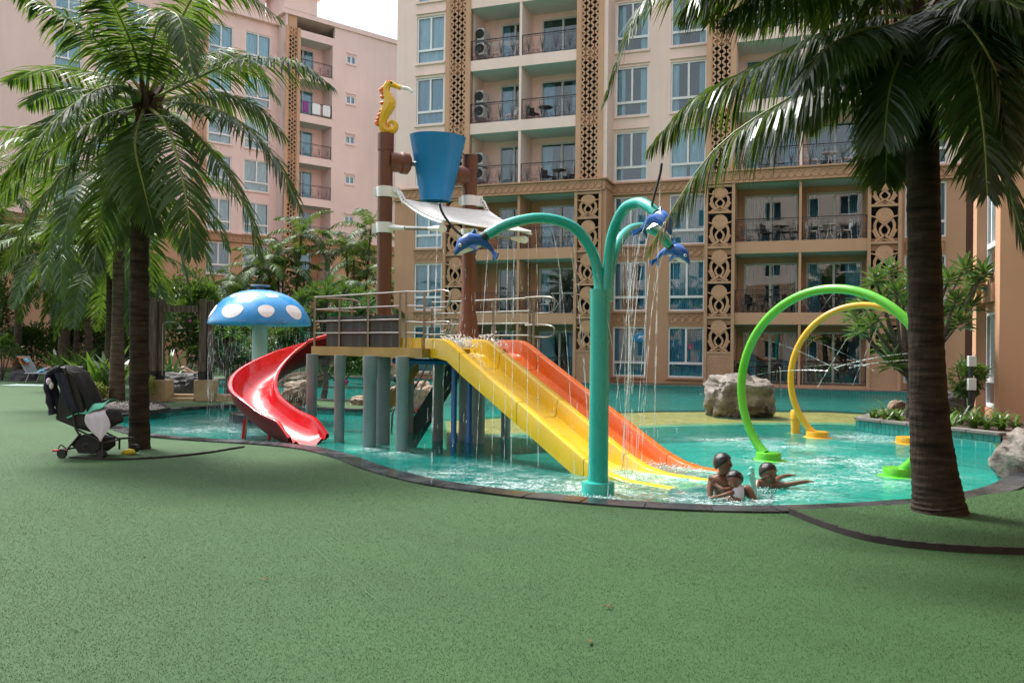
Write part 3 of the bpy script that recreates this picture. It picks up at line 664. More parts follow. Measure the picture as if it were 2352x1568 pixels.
c = MB(); c.box(ba0-1.4, e1, -.12, 3.5, LT, LT+.35); c.box(pi0-.2, ba0+1.2, -.15, 3, LT+.35, LT+1.6); c.box(pi0-.5, ba0+1.5, -.4, 3, LT+1.6, LT+2.1); c.box(left_end, pi0, .9, 3, LT-.6, LT-.2); c.box(left_end, pi0-.6, 2.2, 6, LT-.2, LT+3.5)
c.build('roof_parapet', MT['rose'], L_)
# ---------------- right wing close to the planter
RW = thing('building_wing', 'tan wing wall with white window standing behind the planter', 'building', (10.25, 17.4, 0), BA)
wallpanel('wall', RW, 0, .18, -.3, 14, 0, .5, [], MT['tan'])
wallpanel('wall', RW, .18, 7, -.3, 14, .0, .25, [], MT['tan'])
rw = MB()
for z0, z1 in ((-.3,.35),(2.5,3.35),(5.5,6.35),(8.5,9.35),(11.5,14)): rw.box(.02, .2, .5, 1.65, z0, z1)
rw.box(-.16, .2, 1.65, 2.1, -.3, 14); rw.box(.3, 7, 2.0, 2.1, -.3, 14)
rw.build('side_wall', MT['tan'], RW)
for k in range(4):
    o = window(RW, 0, 1.1, .37+3*k, 2.49+3*k, 0, .6, curtain='curtain'); o.location = (.04, 1.62, .37+3*k); o.rotation_euler = (0,0,R(-90))
for k in range(1, 4): MB().box(-.06, .02, .5, 1.65, 3*k-.3, 3*k+.1).build('string_course', MT['tan_trim'], RW)
# ---------------- block across the court, behind the viewer (seen mirrored in the glass)
OB = thing('apartment_building', 'tan apartment block across the court mirrored in the window glass', 'building', (0, -16, 0), R(180))
oops = [(x, x+1.8, .6+3*k, 2.6+3*k) for k in range(6) for x in range(-27, 26, 4)]
wallpanel('wall', OB, -30, 30, -.3, 8.7, 0, .3, [o for o in oops if o[3] < 8.7], MT['tan']); wallpanel('wall', OB, -30, 30, 8.7, 20, 0, .3, [o for o in oops if o[3] > 8.7], MT['pink'])
om = MB().box(-30, 30, .6, .7, -.3, 20).build('room_backing', MT['curtain2'], OB)
for x0, x1, z0, z1 in oops: 
    f = cached(('ofr',), lambda: (lambda q: (q.box(0,1.8,0,.1,0,.08), q.box(0,1.8,0,.1,1.92,2), q.box(0,.08,0,.1,.08,1.92), q.box(1.72,1.8,0,.1,.08,1.92), q.box(.86,.94,0,.1,.08,1.92), q)[-1])(MB()).mesh('window', MT['upvc']))
    link('window', f, OB, loc=(x0, .06, z0))
MB().box(-12.6, -12.3, -29, 0, -.3, 20).build('unseen_shade_wing', MT['tan'], OB)  # unseen wing, added to darken the right foreground
# ================================================================ water play equipment
random.seed(5)
def gloss(name, col, rough=.22, var=.05, coat=.35):
    m, n, l, b = nodes(name); pale = tuple(min(1, c*.8+.10) for c in col)
    c = ramp(n, l, nz(n, l, 1.7, 5), [(.3, tuple(x*(1-var-.06) for x in col)), (.7, tuple(min(1, x*(1+var)) for x in col))])
    c = mixc(n, l, mth(n, l, 'MULTIPLY', ramp(n, l, nz(n, l, 3, 6, None, (2.5, 2.5, .5)), [(.5, (0,)), (.78, (1,))]), .35), c, pale)
    l.new(c, b.inputs['Base Color']); l.new(ramp(n, l, nz(n, l, 4, 5), [(.35, (rough*.8,)), (.7, (rough*2.0,))]), b.inputs['Roughness'])
    b.inputs['Coat Weight'].default_value = coat; b.inputs['Coat Roughness'].default_value = .1; bump(n, l, b, nz(n, l, 5, 3), .04, .02); return m
MT['red'] = gloss('red_gelcoat', (.62, .008, .014), .16, .08); MT['yellow'] = gloss('yellow_gelcoat', (.80, .50, .010), .25); MT['orange'] = gloss('orange_gelcoat', (.75, .14, .008), .25)
MT['redmatte'] = mat('matte_dark_red', (.13, .008, .010), .7, .2, 3, spec=.2); MT['teal'] = gloss('teal_paint', (.008, .38, .31), .22); MT['green'] = gloss('lime_green_paint', (.10, .50, .02), .28); MT['gold_y'] = gloss('golden_yellow_paint', (.72, .38, .01), .28)
MT['brownpipe'] = mat('brown_pipe', (.15, .052, .028), .45, .15, 2, 40, .1); MT['bucketblue'] = mat('blue_bucket_plastic', (.014, .22, .52), .38, .12, 1.6, 8, .03, coat=.2)
MT['greypost'] = mat('grey_post_paint', (.20, .245, .265), .45, .15, 2.5, 30, .1); MT['steel'] = mat('brushed_steel', (.27, .26, .24), .28, .2, 4, metal=1); MT['white_gc'] = mat('white_gelcoat', (.87, .88, .88), .35, .03, 2)
MT['deck_edge'] = mat('ochre_deck_edge', (.30, .185, .035), .55, .15, 2, 30, .1); MT['bluepipe'] = mat('blue_pvc_pipe', (.01, .10, .30), .35, .1, 3); MT['tarp'] = mat('dark_mesh_screen', (.03, .026, .022), .7, .2, 30, 60, .3, alpha=.97)
MT['mushblue'] = gloss('mushroom_blue', (.02, .29, .68), .25, .10, .4); MT['white_spot'] = mat('white_spot_paint', (.82, .82, .82), .35, .03, 3); MT['mushstem'] = mat('pale_mint_stem', (.42, .55, .50), .5, .08, 2)
MT['rust'] = mat('rust_stain', (.30, .12, .03), .8, .3, 20); MT['dark'] = mat('dark_rubber', (.012, .012, .013), .6, .2, 8); MT['darkteal'] = mat('dark_teal_steel', (.012, .05, .055), .6, .2, 3)
MT['dolphin'] = gloss('dolphin_blue', (.015, .11, .42), .22); MT['eye'] = mat('black_eye', (.01, .01, .01), .2, 0, 1); MT['froth'] = mat('white_froth', (.85, .88, .88), .6, .05, 10, 60, .8)
N0 = V((-1.34, 13.25, 0)); DD = V((.71, -.704, 0)).normalized(); PP = V((.704, .71, 0)).normalized()
K0 = N0 - DD*3.25 - PP*.12
# ---- tower: deck, posts, rails, poles, bucket, awning
TW = thing('water_play_tower', 'slide tower on grey posts with ochre deck, steel rails and twin brown poles', 'play tower', (-1.8, 14.6, -.5))
DZ = 1.545
def dk(a, b, z=0): q = K0+DD*a+PP*b; return V((q.x, q.y, z))
DL, DW_ = 3.3, 2.5
mb = MB(); mb.prism([(dk(a,b).x, dk(a,b).y) for a, b in ((0,0),(DL,0),(DL,DW_),(0,DW_))], DZ-.13, DZ); mb.build('deck', MT['deck_edge'], TW, world=True)
for a, b in ((.02, DL*.5-.003), (DL*.5+.003, DL-.02)):
    e = MB(); e.beam(dk(a,-.015,DZ-.07), dk(b,-.015,DZ-.07), .03, .16); e.build('edge_board', MT['deck_edge'], TW, world=True)
e = MB(); e.beam(dk(-.015,0,DZ-.07), dk(-.015,DW_,DZ-.07), .03, .16); e.build('edge_board', MT['deck_edge'], TW, world=True)
def post(x, y, r, z1, cap=True, m='greypost'):
    pm = MB(); pm.lathe([(r, -.6), (r, z1-.38), (r*1.12, z1-.36), (r*1.12, z1)], (x, y, 0), 18) if cap else pm.lathe([(r, -.6), (r, z1)], (x, y, 0), 18)
    return autosm(pm.build('post', MT[m], TW, world=True))
for x, y, r in ((-3.62,15.0,.095), (-3.0,14.45,.09), (-2.37,13.85,.112), (-1.76,13.32,.098), (-1.32,14.9,.10), (-.10,15.5,.09), (-2.0,16.2,.095)): post(x, y, r, DZ-.13)
p1x, p1y, p2x, p2y = -2.23, 14.32, -.80, 15.0
for x, y, r in ((p1x, p1y, .135), (p2x, p2y, .15), (p2x+.22, p2y-.5, .12)): post(x, y, r, DZ-.13, False)
def pole(x, y, top, flare):
    r = .128; q = MB(); q.lathe([(r*1.75, DZ), (r*1.7, DZ+.12), (r*1.25, DZ+.55), (r, DZ+.7), (r, top-.3), (r*1.1, top-.29), (r*1.1, top)] if flare else [(r, DZ), (r, top-.3), (r*1.1, top-.29), (r*1.1, top)], (x, y, 0), 22)
    o = autosm(q.build('pole', MT['brownpipe'], TW, world=True)); b = MB()
    for a in range(6): b.ball((x+r*1.1*math.cos(a*1.05+.3), y+r*1.1*math.sin(a*1.05+.3), top-.2), .012, 5, 4)
    return o
T1, T2 = 5.25, 5.05
pole(p1x, p1y, T1, False); pole(p2x, p2y, T2, True)
# bucket with hubs and axle
bc = V((-1.38, 14.62, 0)); ax = V((p2x-p1x, p2y-p1y, 0)).normalized()
for s, x, y, z in ((1, p1x, p1y, 4.78), (-1, p2x, p2y, 4.66)):
    c = V((x, y, z)); h = MB(); M = ax.to_track_quat('Z', 'Y').to_matrix()
    h.lathe([(.17,0),(.17,.2),(.19,.22),(.19,.34),(.13,.38)] if s > 0 else [(.13,-.38),(.19,-.34),(.19,-.22),(.17,-.2),(.17,0)], c+ax*(.06*s), 18, M)
    autosm(h.build('axle_hub', MT['brownpipe'], TW, world=True)); a = MB(); a.tube([c+ax*s*.40, c+ax*s*.80], .04, 10); a.build('axle', MT['steel'], TW, world=True)
BK = thing('tipping_bucket', 'large blue tipping bucket hung between two brown poles', 'bucket', (bc.x, bc.y, 4.15))
q = MB(); q.lathe([(0,.06),(.245,.06),(.245,0),(.265,0),(.492,1.10),(.498,1.12),(.478,1.12),(.47,1.09),(.25,.09),(0,.09)], (0,0,0), 40)
o = autosm(q.build('shell', MT['bucketblue'], BK), 30); BK.rotation_euler = (R(3), R(1.5), 0)
q = MB(); q.tube([(-.14,-.06,-.02),(-.02,-.1,-.03),(.10,-.09,-.02),(.12,-.02,.03)], .012, 6); q.build('drain_handle', MT['dark'], BK)
# awning and its arms
A1 = P(927, 459, 14.1); A4 = P(1121, 486, 15.0); A2 = P(1016, 507, 13.0); A3 = A2+(A4-A1)
AW = thing('splash_awning', 'white stepped splash panel clamped to the brown poles under the bucket', 'awning', (A1+A3)/2)
rows = []; ns = 12; up = V((0,0,1))
for i in range(ns*2+1):
    t = (i//2+(i % 2)*.93)/ns if i < ns*2 else 1; a = A1.lerp(A2, t); b = A4.lerp(A3, t)
    dz = -.05*math.sin(math.pi*t)+(.008 if i % 2 else 0); rows.append([a.lerp(b, k/10)+up*(dz-.03*math.sin(math.pi*k/10)) for k in range(11)])
q = MB(); q.grid(rows); o = q.build('panel', MT['white_gc'], AW, world=True); so_ = o.modifiers.new('t', 'SOLIDIFY'); so_.thickness = .02
for a, b in ((A1,A2),(A4,A3)):
    q = MB(); q.tube([a.lerp(b, t)+up*(-.05*math.sin(math.pi*t)-.03) for t in [i/8 for i in range(9)]], .035, 6, sq=.6); q.build('side_rib', MT['white_gc'], AW, world=True)
def clamp(x, y, z, to, drop):
    q = MB(); q.lathe([(.135,-.09),(.15,-.09),(.15,.09),(.135,.09)], (x,y,z), 20); q.box(x-.2, x-.13, y-.03, y+.03, z-.07, z+.07); q.box(x+.12, x+.24, y-.05, y+.04, z-.09, z+.09)
    o = autosm(q.build('clamp', MT['white_gc'], AW, world=True)); b = MB()
    a = MB(); s = V((x+.2, y-.02, z)); a.tube([s, s.lerp(V(to), .35)+up*drop, V(to)], [.07, .055, .06], 8, sq=.7); autosm(a.build('arm', MT['white_gc'], AW, world=True))
    for k in range(5):
        v = s.lerp(V(to), .1+.2*k)+up*drop*.5; bb = MB(); bb.ball(v+V((0,-.055,0)), .013, 5, 4); bb.build('bolt', MT['dark'], AW, world=True)
clamp(p1x, p1y, 4.24, A1+V((.02,0,-.05)), .06); clamp(p2x, p2y, 4.22, A4+V((0,0,-.03)), .06)
for (x, y, z), to in (((p1x,p1y,3.62), A2+V((.0,.05,-.12))), ((p2x,p2y,3.62), A3+V((-.1,.08,-.12)))):
    q = MB(); q.lathe([(.135,-.09),(.15,-.09),(.15,.09),(.135,.09)], (x,y,z), 20); q.box(x-.22, x-.13, y-.03, y+.03, z-.09, z+.07); autosm(q.build('clamp', MT['white_gc'], AW, world=True))
    s = V((x+.12, y-.06, z)); q = MB(); q.tube([s.lerp(to,.28), s.lerp(to,.8)], .032, 10); q.build('strut', MT['steel'], AW, world=True)
    for u, w in ((.0,.3), (.76,1.0)): q = MB(); q.tube([s.lerp(to,u), s.lerp(to,(u+w)/2), s.lerp(to,w)], [.075,.06,.045] if u < .1 else [.04,.07,.085], 8, sq=.75); autosm(q.build('strut_end', MT['white_gc'], AW, world=True))
# seahorse
SH = thing('seahorse_figure', 'yellow seahorse figure with orange spines and white spout on the tall pole', 'figure', (p1x, p1y, T1))
def sh(x, z, y=0): return V(((x-2160)*.00157, y, (1445-z)*.00157+.03))
bp_ = [(2190,905,42),(2160,945,40),(2158,1000,42),(2185,1070,62),(2192,1140,74),(2160,1215,66),(2130,1290,48),(2120,1360,46),(2150,1420,50),(2215,1432,46),(2262,1395,36),(2258,1345,30),(2222,1325,24),(2192,1350,20),(2200,1385,16),(2222,1385,11)]
path = bez([sh(a, b) for a, b, c in bp_], 44); rad = [float(np.interp(i/44*(len(bp_)-1), range(len(bp_)), [c for a, b, c in bp_]))*.00157*(1+.05*(i % 2)) for i in range(45)]
q = MB()
for i in range(0, 1): q.tube(path, rad, 8)
me = q.mesh('body', MT['yellow']); o = link('body', me, SH); o.scale = (1, .8, 1); autosm(o, 28)
q = MB(); q.tube([sh(2195,905), sh(2240,925), sh(2290,945), sh(2318,950)], [.06,.045,.038,.045], 10); autosm(q.build('snout', MT['yellow'], SH))
q = MB(); q.tube([sh(2310,948), sh(2390,958), sh(2420,975), sh(2440,1000)], .03, 10); autosm(q.build('spout_pipe', MT['white_gc'], SH))
for s in (-1, 1): q = MB(); q.ball(sh(2215,905)+V((0,s*.05,0)), (.022,.012,.02), 8, 6); q.build('eye', MT['eye'], SH)
for i in range(13):
    t = i/12; k = int(1+t*24); pt = path[k]; d = (path[k+1]-path[k-1]).normalized(); nr = V((-abs(d.z), 0, d.x*(1 if d.z < 0 else -1))); nr = nr if nr.x < 0 else -nr
    b = pt+nr*rad[k]*.8; q = MB(); q.tube([b, b+nr*.05, b+nr*.085], [.042,.03,.004], 6); autosm(q.build('spine', MT['orange'], SH), 60)
for a, b in ((2165,865),(2190,858)): q = MB(); q.tube([sh(a,b+30), sh(a-3,b)], [.03,.004], 6); q.build('spine', MT['orange'], SH)
# rails
def rail(pts, r=.0155, n=8): q = MB(); q.tube(pts, r, n); return autosm(q.build('rail', MT['steel'], TW, world=True), 80)
RZ = (2.47, 2.24, 2.02, 1.80)
fp = [.03, .85, 1.73, 2.62, 2.78]
for a in fp: q = MB(); q.beam(dk(a,.03,DZ-.02), dk(a,.03,2.47), .034); q.build('rail_post', MT['steel'], TW, world=True)
for z in RZ: rail([dk(.03,.03,z), dk(2.62,.03,z)])
for z in RZ[:1]: rail([dk(2.62,.03,z), dk(2.78,.03,z)])
q = MB(); q.beam(dk(3.25,.03,DZ-.02), dk(3.25,.03,2.44), .036); q.build('rail_post', MT['steel'], TW, world=True)
for za, zb in ((2.47,2.19),(1.98,1.77)):
    rail(bez([dk(2.78,.03,za), dk(3.3,.03,za-.02), dk(3.65,.03,za-.01), dk(3.88,.03,(za+zb)/2+.07), dk(3.82,.03,zb+.02), dk(3.6,.03,zb), dk(3.25,.03,zb)], 24))
rail([dk(2.78,.03,2.24), dk(3.25,.03,2.22)]); rail([dk(2.78,.03,1.8), dk(3.25,.03,1.79)])
for b in (.03, .85, 1.6): q = MB(); q.beam(dk(.03,b,DZ-.02), dk(.03,b,2.47), .04); q.build('rail_post', MT['steel'], TW, world=True)
for z in RZ: rail(bez([dk(.03,.03,z), dk(.03,.7,z), dk(.05,.98,z-.03), dk(.1,1.0,z-.14)], 10) if z == RZ[0] else [dk(.03,.03,z), dk(.03,.95,z)])
for a in (.5, 1.5, 2.3, 3.25): q = MB(); q.beam(dk(a,DW_-.03,DZ-.02), dk(a,DW_-.03,2.46), .04); q.build('rail_post', MT['steel'], TW, world=True)
for z in RZ: rail([dk(.5,DW_-.03,z), dk(3.3,DW_-.03,z)])
for za, zb in ((2.47,2.19),(1.98,1.77)): rail(bez([dk(3.3,DW_-.2,za), dk(3.7,DW_-.2,za), dk(3.95,DW_-.2,za-.03), dk(4.0,DW_-.2,(za+zb)/2), dk(3.9,DW_-.2,zb), dk(3.5,DW_-.2,zb)], 18))
q = MB(); q.beam(dk(3.5,DW_-.2,DZ-.4), dk(3.5,DW_-.2,2.46), .04); q.build('rail_post', MT['steel'], TW, world=True)
# dark mesh screen tied inside the front rail
rows = [[dk(.40+2.18*i/24, .05+.008*math.sin(i*1.9), z+(.012*math.sin(i*2.3) if z > 1.8 else 0)) for i in range(25)] for z in (1.56, 1.8, 2.1)]
q = MB(); q.grid(rows); q.build('mesh_screen', MT['tarp'], TW, world=True)
# stairs behind the deck
SR = thing('tower_stair', 'dark open stair with pale handrails climbing to the slide deck', 'stair', (-1.6, 16.0, -.5))
sa, sb = V((-.95,16.1,1.5)), V((-2.15,16.25,-.45)); sw = V((.08,.75,0))
for k in (0, 1): q = MB(); q.beam(sa+sw*k, sb+sw*k, .05, .26); q.build('stringer', MT['darkteal'], SR, world=True)
for i in range(9):
    c = sa.lerp(sb, (i+.5)/9); q = MB(); q.box(-.14,.14,0,.72,-.02,.02, Matrix.Translation(c+V((0,.03,0)))); q.build('tread', MT['greypost'], SR, world=True)
for k in (0, 1):
    q = MB(); q.tube(bez([sa+sw*k+V((.1,0,.9)), sa+sw*k+V((-.1,0,.85)), sb+sw*k+V((.1,0,.95)), sb+sw*k+V((-.15,0,.8)), sb+sw*k+V((-.2,0,.3))], 16), .02, 8); q.build('handrail', MT['steel'], SR, world=True)
q = MB(); q.prism([(0,0),(.55,.75),(.55,.95),(0,.3)], 0, .04, Matrix.Translation(V((-2.3,15.6,.35))) @ Matrix.Rotation(R(90),4,'X')); q.build('ochre_panel', MT['deck_edge'], SR, world=True)
# blue feed pipes
for x, y in ((-.92,13.3), (-.68,13.36)):
    q = MB(); q.lathe([(.048,-.6),(.048,.02),(.062,.03),(.062,.16),(.046,.18),(.046,1.34)], (x,y,0), 12); autosm(q.build('feed_pipe', MT['bluepipe'], TW, world=True))
q = MB(); q.tube([(-2.0,14.0,1.33),(-.6,13.35,1.33)], .05, 10); q.build('feed_pipe', MT['bluepipe'], TW, world=True)
# ---- twin racing slide
SL = thing('racing_slide', 'twin straight slide with yellow and orange lanes running into the water', 'slide', (N0.x, N0.y, -.3))
def lipz(s): return float(np.interp(s, [-.15, .2, .38, .55, .75, 3.3, 3.6, 3.9, 4.7], [1.71, 1.71, 1.69, 1.61, 1.49, .09, -.03, -.085, -.10]))
def bedz(s): return max(float(np.interp(s, [-.15, .2, .45, .8, 3.05, 3.35, 4.7], [1.47, 1.47, 1.43, 1.21, -.03, -.125, -.14])), -.14)
def lane(profile, mname, cuts, pname):
    for s0, s1 in zip(cuts, cuts[1:]):
        rows = []; n = max(6, int((s1-s0)/.07)); e = .004
        for i in range(n+1):
            s = s0+e+(s1-s0-2*e)*i/n; L, Bz = lipz(s), bedz(s); row = []
            for qv, hv in profile:
                z = Bz+(L-Bz)*hv if hv >= 0 else min(Bz, L-.2)-.07; c = N0+DD*s+PP*qv; row.append(V((c.x, c.y, z)))
            rows.append(row)
        q = MB(); q.grid(rows); m = len(profile); nn = len(rows)
        q.f.append(tuple(range(m))); q.m.append(0)
        q.grid([[V(r[0]), V(r[-1])] for r in rows]); autosm(q.build(pname, MT[mname], SL, world=True), 35)
yp = [(0,-1),(0,.85),(.008,.97),(.03,1),(.135,1),(.155,.97),(.175,.85),(.195,.2),(.21,.05),(.25,0),(.50,-.0),(.80,0),(.835,.05),(.85,.2),(.87,.85),(.885,.97),(.905,1),(1.02,1),(1.03,.97),(1.03,-1)]
op = [(1.034,-1),(1.034,.96),(1.05,.9),(1.07,.2),(1.085,.05),(1.12,0),(1.36,0),(1.64,0),(1.675,.05),(1.69,.2),(1.71,.85),(1.725,.97),(1.745,1),(1.86,1),(1.88,.97),(1.885,.85),(1.885,-1)]
lane(yp, 'yellow', [-.15,.75,2.0,3.25,4.6], 'yellow_section'); lane(op, 'orange', [-.15,.8,2.1,3.4,4.5], 'orange_section')
e = MB(); e.beam(N0-DD*.9+V((0,0,1.62)), N0-DD*.15+V((0,0,1.62)), .05, .2); e.build('kick_board', MT['yellow'], SL, world=True)
# ---- red spiral slide
RS = thing('spiral_slide', 'glossy red curved slide dropping from the deck into the water', 'slide', (-3.6, 14.1, -.3))
cc = V((-3.85, 15.5, 0)); pts = [(-2.65,16.62,1.50),(-3.15,16.55,1.47),(-3.55,16.5,1.40)]
for i in range(13):
    a = R(92+i*11.7); pts.append((cc.x+.95*math.cos(a), cc.y+.95*math.sin(a), float(np.interp(i, [0,3,7,10,12], [1.30,1.05,.66,.36,.20]))))
a = R(232.4); tx, ty = -math.sin(a), math.cos(a)
for s, z in ((.35,.05),(.7,-.05),(1.05,-.11),(1.3,-.13)): pts.append((pts[15][0]+tx*s, pts[15][1]+ty*s, z))
cl = bez(pts, 90); rows = []
for i, p in enumerate(cl):
    d = (cl[min(i+1,90)]-cl[max(i-1,0)]); d.z = 0; d.normalize(); n_ = V((d.y,-d.x,0)); u = i/90
    lip = .41 if u < .93 else .41-(u-.93)/.07*.24
    prof = [(-.43,lip-.06),(-.43,lip),(-.40,lip+.015),(-.365,lip+.005),(-.345,lip-.05),(-.33,lip*.5),(-.27,.12),(-.16,.03),(0,0),(.16,.03),(.27,.12),(.33,lip*.5),(.345,lip-.05),(.365,lip+.005),(.40,lip+.015),(.43,lip),(.43,lip-.06),(.385,lip-.07),(.36,lip*.45),(.29,.08),(.17,-.02),(0,-.045),(-.17,-.02),(-.29,.08),(-.36,lip*.45),(-.385,lip-.07)]
    rows.append([p+n_*x+V((0,0,z)) for x, z in prof])
for a, b in ((0,22),(22,44),(44,66),(66,90)):
    q = MB(); rr = [r for r in rows[a:b+1]]; rr[-1] = [x.lerp(y, .1) for x, y in zip(rr[-1], rr[-2])]; q.grid(rr, True); m = len(rr[0])
    for base in (0, (len(rr)-1)*m):
        for k in range(12): q.f.append(tuple(base+i for i in ((k, k+1, m-2-k+0 if False else (m-1-k+0)%m, (m-k) % m)))) if False else None
    q.m = [1 if 15 <= (k % m) <= 25 else 0 for k in range(len(q.f))]; autosm(q.build('chute_section', [MT['red'], MT['redmatte']], RS, world=True), 50)
for s in (-.28, .25):
    c = cl[68]; q = MB(); q.beam(V((c.x+s,c.y-.05,-.5)), V((c.x+s*.8,c.y,c.z+.0)), .12, .05); q.build('support', MT['red'], RS, world=True)
# ---- triple arched fountain
TF = thing('arched_fountain', 'teal fountain post with three arching arms ending in blue dolphins', 'fountain', (1.03, 9.72, -.5))
FY = 9.72; fx = 1.03
q = MB(); q.lathe([(.195,-.5),(.195,.01),(.19,.025),(.125,.035),(.118,.12),(.112,1.6),(.118,2.0),(.125,2.28)], (fx,FY,0), 28); autosm(q.build('stem', MT['teal'], TF, world=True))
def arm(pxs, r):
    p = bez([P(x, y, Yv) for x, y, Yv in pxs], 30); q = MB(); q.tube(p, [r*(1.25-.25*min(1, i/6)) for i in range(31)], 16); autosm(q.build('arm', MT['teal'], TF, world=True), 80)
    q = MB(); d = (p[30]-p[28]).normalized(); q.tube([p[30]-d*.04, p[30]+d*.07], r*.9, 14); q.build('collar', MT['green'] if False else MT['darkteal'], TF, world=True); return p
ar1 = arm([(1380,690,9.72),(1374,630,9.72),(1358,575,9.70),(1318,522,9.66),(1245,501,9.6),(1168,514,9.55),(1118,540,9.52)], .062)
ar2 = arm([(1390,690,9.72),(1396,620,9.72),(1406,540,9.66),(1432,482,9.5),(1466,466,9.3),(1492,476,9.1),(1508,492,9.0)], .062)
ar3 = arm([(1392,690,9.74),(1400,630,9.8),(1414,570,9.95),(1442,531,10.2),(1480,522,10.45),(1516,538,10.65),(1536,562,10.75)], .062)
def dolphin(c, nose, updir, s=1.0):
    nose = V(nose).normalized(); updir = V(updir); side = nose.cross(updir).normalized(); updir = side.cross(nose)
    def L(a, b, k=0): return c+(nose*a+updir*b+side*k)*s
    q = MB(); q.tube([L(.24,-.10), L(.20,-.06), L(.13,-.0), L(.03,.03), L(-.09,.0), L(-.17,-.08), L(-.21,-.16)], [.012*s,.035*s,.078*s,.09*s,.07*s,.035*s,.02*s], 12)
    b = autosm(q.build('dolphin', MT['dolphin'], TF, world=True), 80)
    q = MB(); q.tube([L(.21,-.10), L(.12,-.07), L(.02,-.05), L(-.08,-.06)], [.012*s,.045*s,.052*s,.02*s], 10, sq=.8); q.build('belly', MT['white_gc'], b)
    q = MB(); q.add([L(.03,.09), L(-.07,.075), L(-.06,.15), L(.0,.10,.02), L(.0,.10,-.02)], [(0,3,2),(3,1,2),(0,2,4),(4,2,1),(0,4,1,3)]); q.build('dorsal_fin', MT['dolphin'], b)
    for k in (-1, 1):
        q = MB(); q.add([L(-.20,-.14), L(-.25,-.20,k*.10), L(-.20,-.26,k*.11), L(-.20,-.19,.0)], [(0,1,2,3)]); so2 = q.build('tail_fluke', MT['dolphin'], b); so2.modifiers.new('s','SOLIDIFY').thickness = .02
        q = MB(); q.add([L(.08,-.04,k*.07), L(.0,-.05,k*.07), L(.0,-.13,k*.13)], [(0,1,2)]); so2 = q.build('flipper', MT['dolphin'], b); so2.modifiers.new('s','SOLIDIFY').thickness = .015
        q = MB(); q.ball(L(.17,-.01,k*.062), .02*s, 8, 6); q.build('eye', MT['white_gc'], b); q = MB(); q.ball(L(.178,-.008,k*.078), .011*s, 6, 5); q.build('pupil', MT['eye'], b)
dolphin(P(1086,556,9.5), (-.95,-.25,-.25), (0,0,1)); dolphin(P(1514,505,8.98), (.5,-.75,-.35), (.1,0,1)); dolphin(P(1550,578,10.78), (.8,-.45,-.3), (0,0,1))
for pts_ in ([(1066,546,9.5),(1040,522,9.5),(1018,492,9.5),(1009,468,9.5)], [(1497,472,9.0),(1505,440,9.0),(1516,400,9.0),(1520,376,9.0)]):
    q = MB(); q.tube(bez([P(*a) for a in pts_], 12), .014, 7); q.build('spout_hose', MT['dark'], TF, world=True)
# ---- ring sprays
def ringspray(name, m, bl, br, top, tr, lab, baser, sx=1.0):
    bl, br = V(bl), V(br); mid = (bl+br)/2; dv = (br-bl); h = dv.length/2; dv.normalize(); t = top+.1; r = (t*t+h*h)/(2*t); zc = top-r
    a0 = math.atan2(-.02-zc, -math.sqrt(max(r*r-(zc+.02)**2, 0))); a1 = math.pi-a0
    if a0 > 0: a0 -= 2*math.pi
    a0 = a0+2*math.pi if a0 < 0 else a0
    angs = [a0+((math.pi-a0+2*math.pi) - a0 - 2*math.pi)*i/60 for i in range(61)]
    pts_ = [mid+dv*(r*sx*math.cos(a))+V((0,0,zc+r*math.sin(a))) for a in angs]
    root = thing(name, lab, 'water arch', (mid.x, mid.y, -.5)); q = MB(); q.tube(pts_, [tr*(1.3 if i in (0,60) else 1.1 if i in (1,59) else 1) for i in range(61)], 16); autosm(q.build('arch_tube', MT[m], root, world=True), 80)
    for b in (mid+(bl-mid)*sx, mid+(br-mid)*sx):
        q = MB(); q.lathe([(baser*1.4,-.16),(baser*1.4,-.135),(baser,-.12),(baser,-.03),(baser*.97,-.02),(0,-.02)], (b.x,b.y,0.03), 28); autosm(q.build('base_disc', MT[m], root, world=True))
    return pts_
gpts = ringspray('water_arch', 'green', (3.98,12.78,0), (5.28,11.29,0), 2.49, .066, 'lime green hoop spray standing in the shallow pool', .19)
ypts = ringspray('water_arch', 'gold_y', (5.92,16.2,0), (7.42,15.3,0), 2.46, .063, 'golden yellow hoop spray standing behind the green hoop', .21, .92)
YB = thing('spray_bollard', 'short capped yellow bollard beside the yellow hoop', 'bollard', G(1827,994,-.1)); b = G(1827,994,-.1)
q = MB(); q.lathe([(.2,-.3),(.2,-.06),(.09,-.05),(.09,.22),(.10,.23),(.10,.40),(.085,.42),(0,.425)], (0,0,.05), 20); autosm(q.build('body', MT['gold_y'], YB))
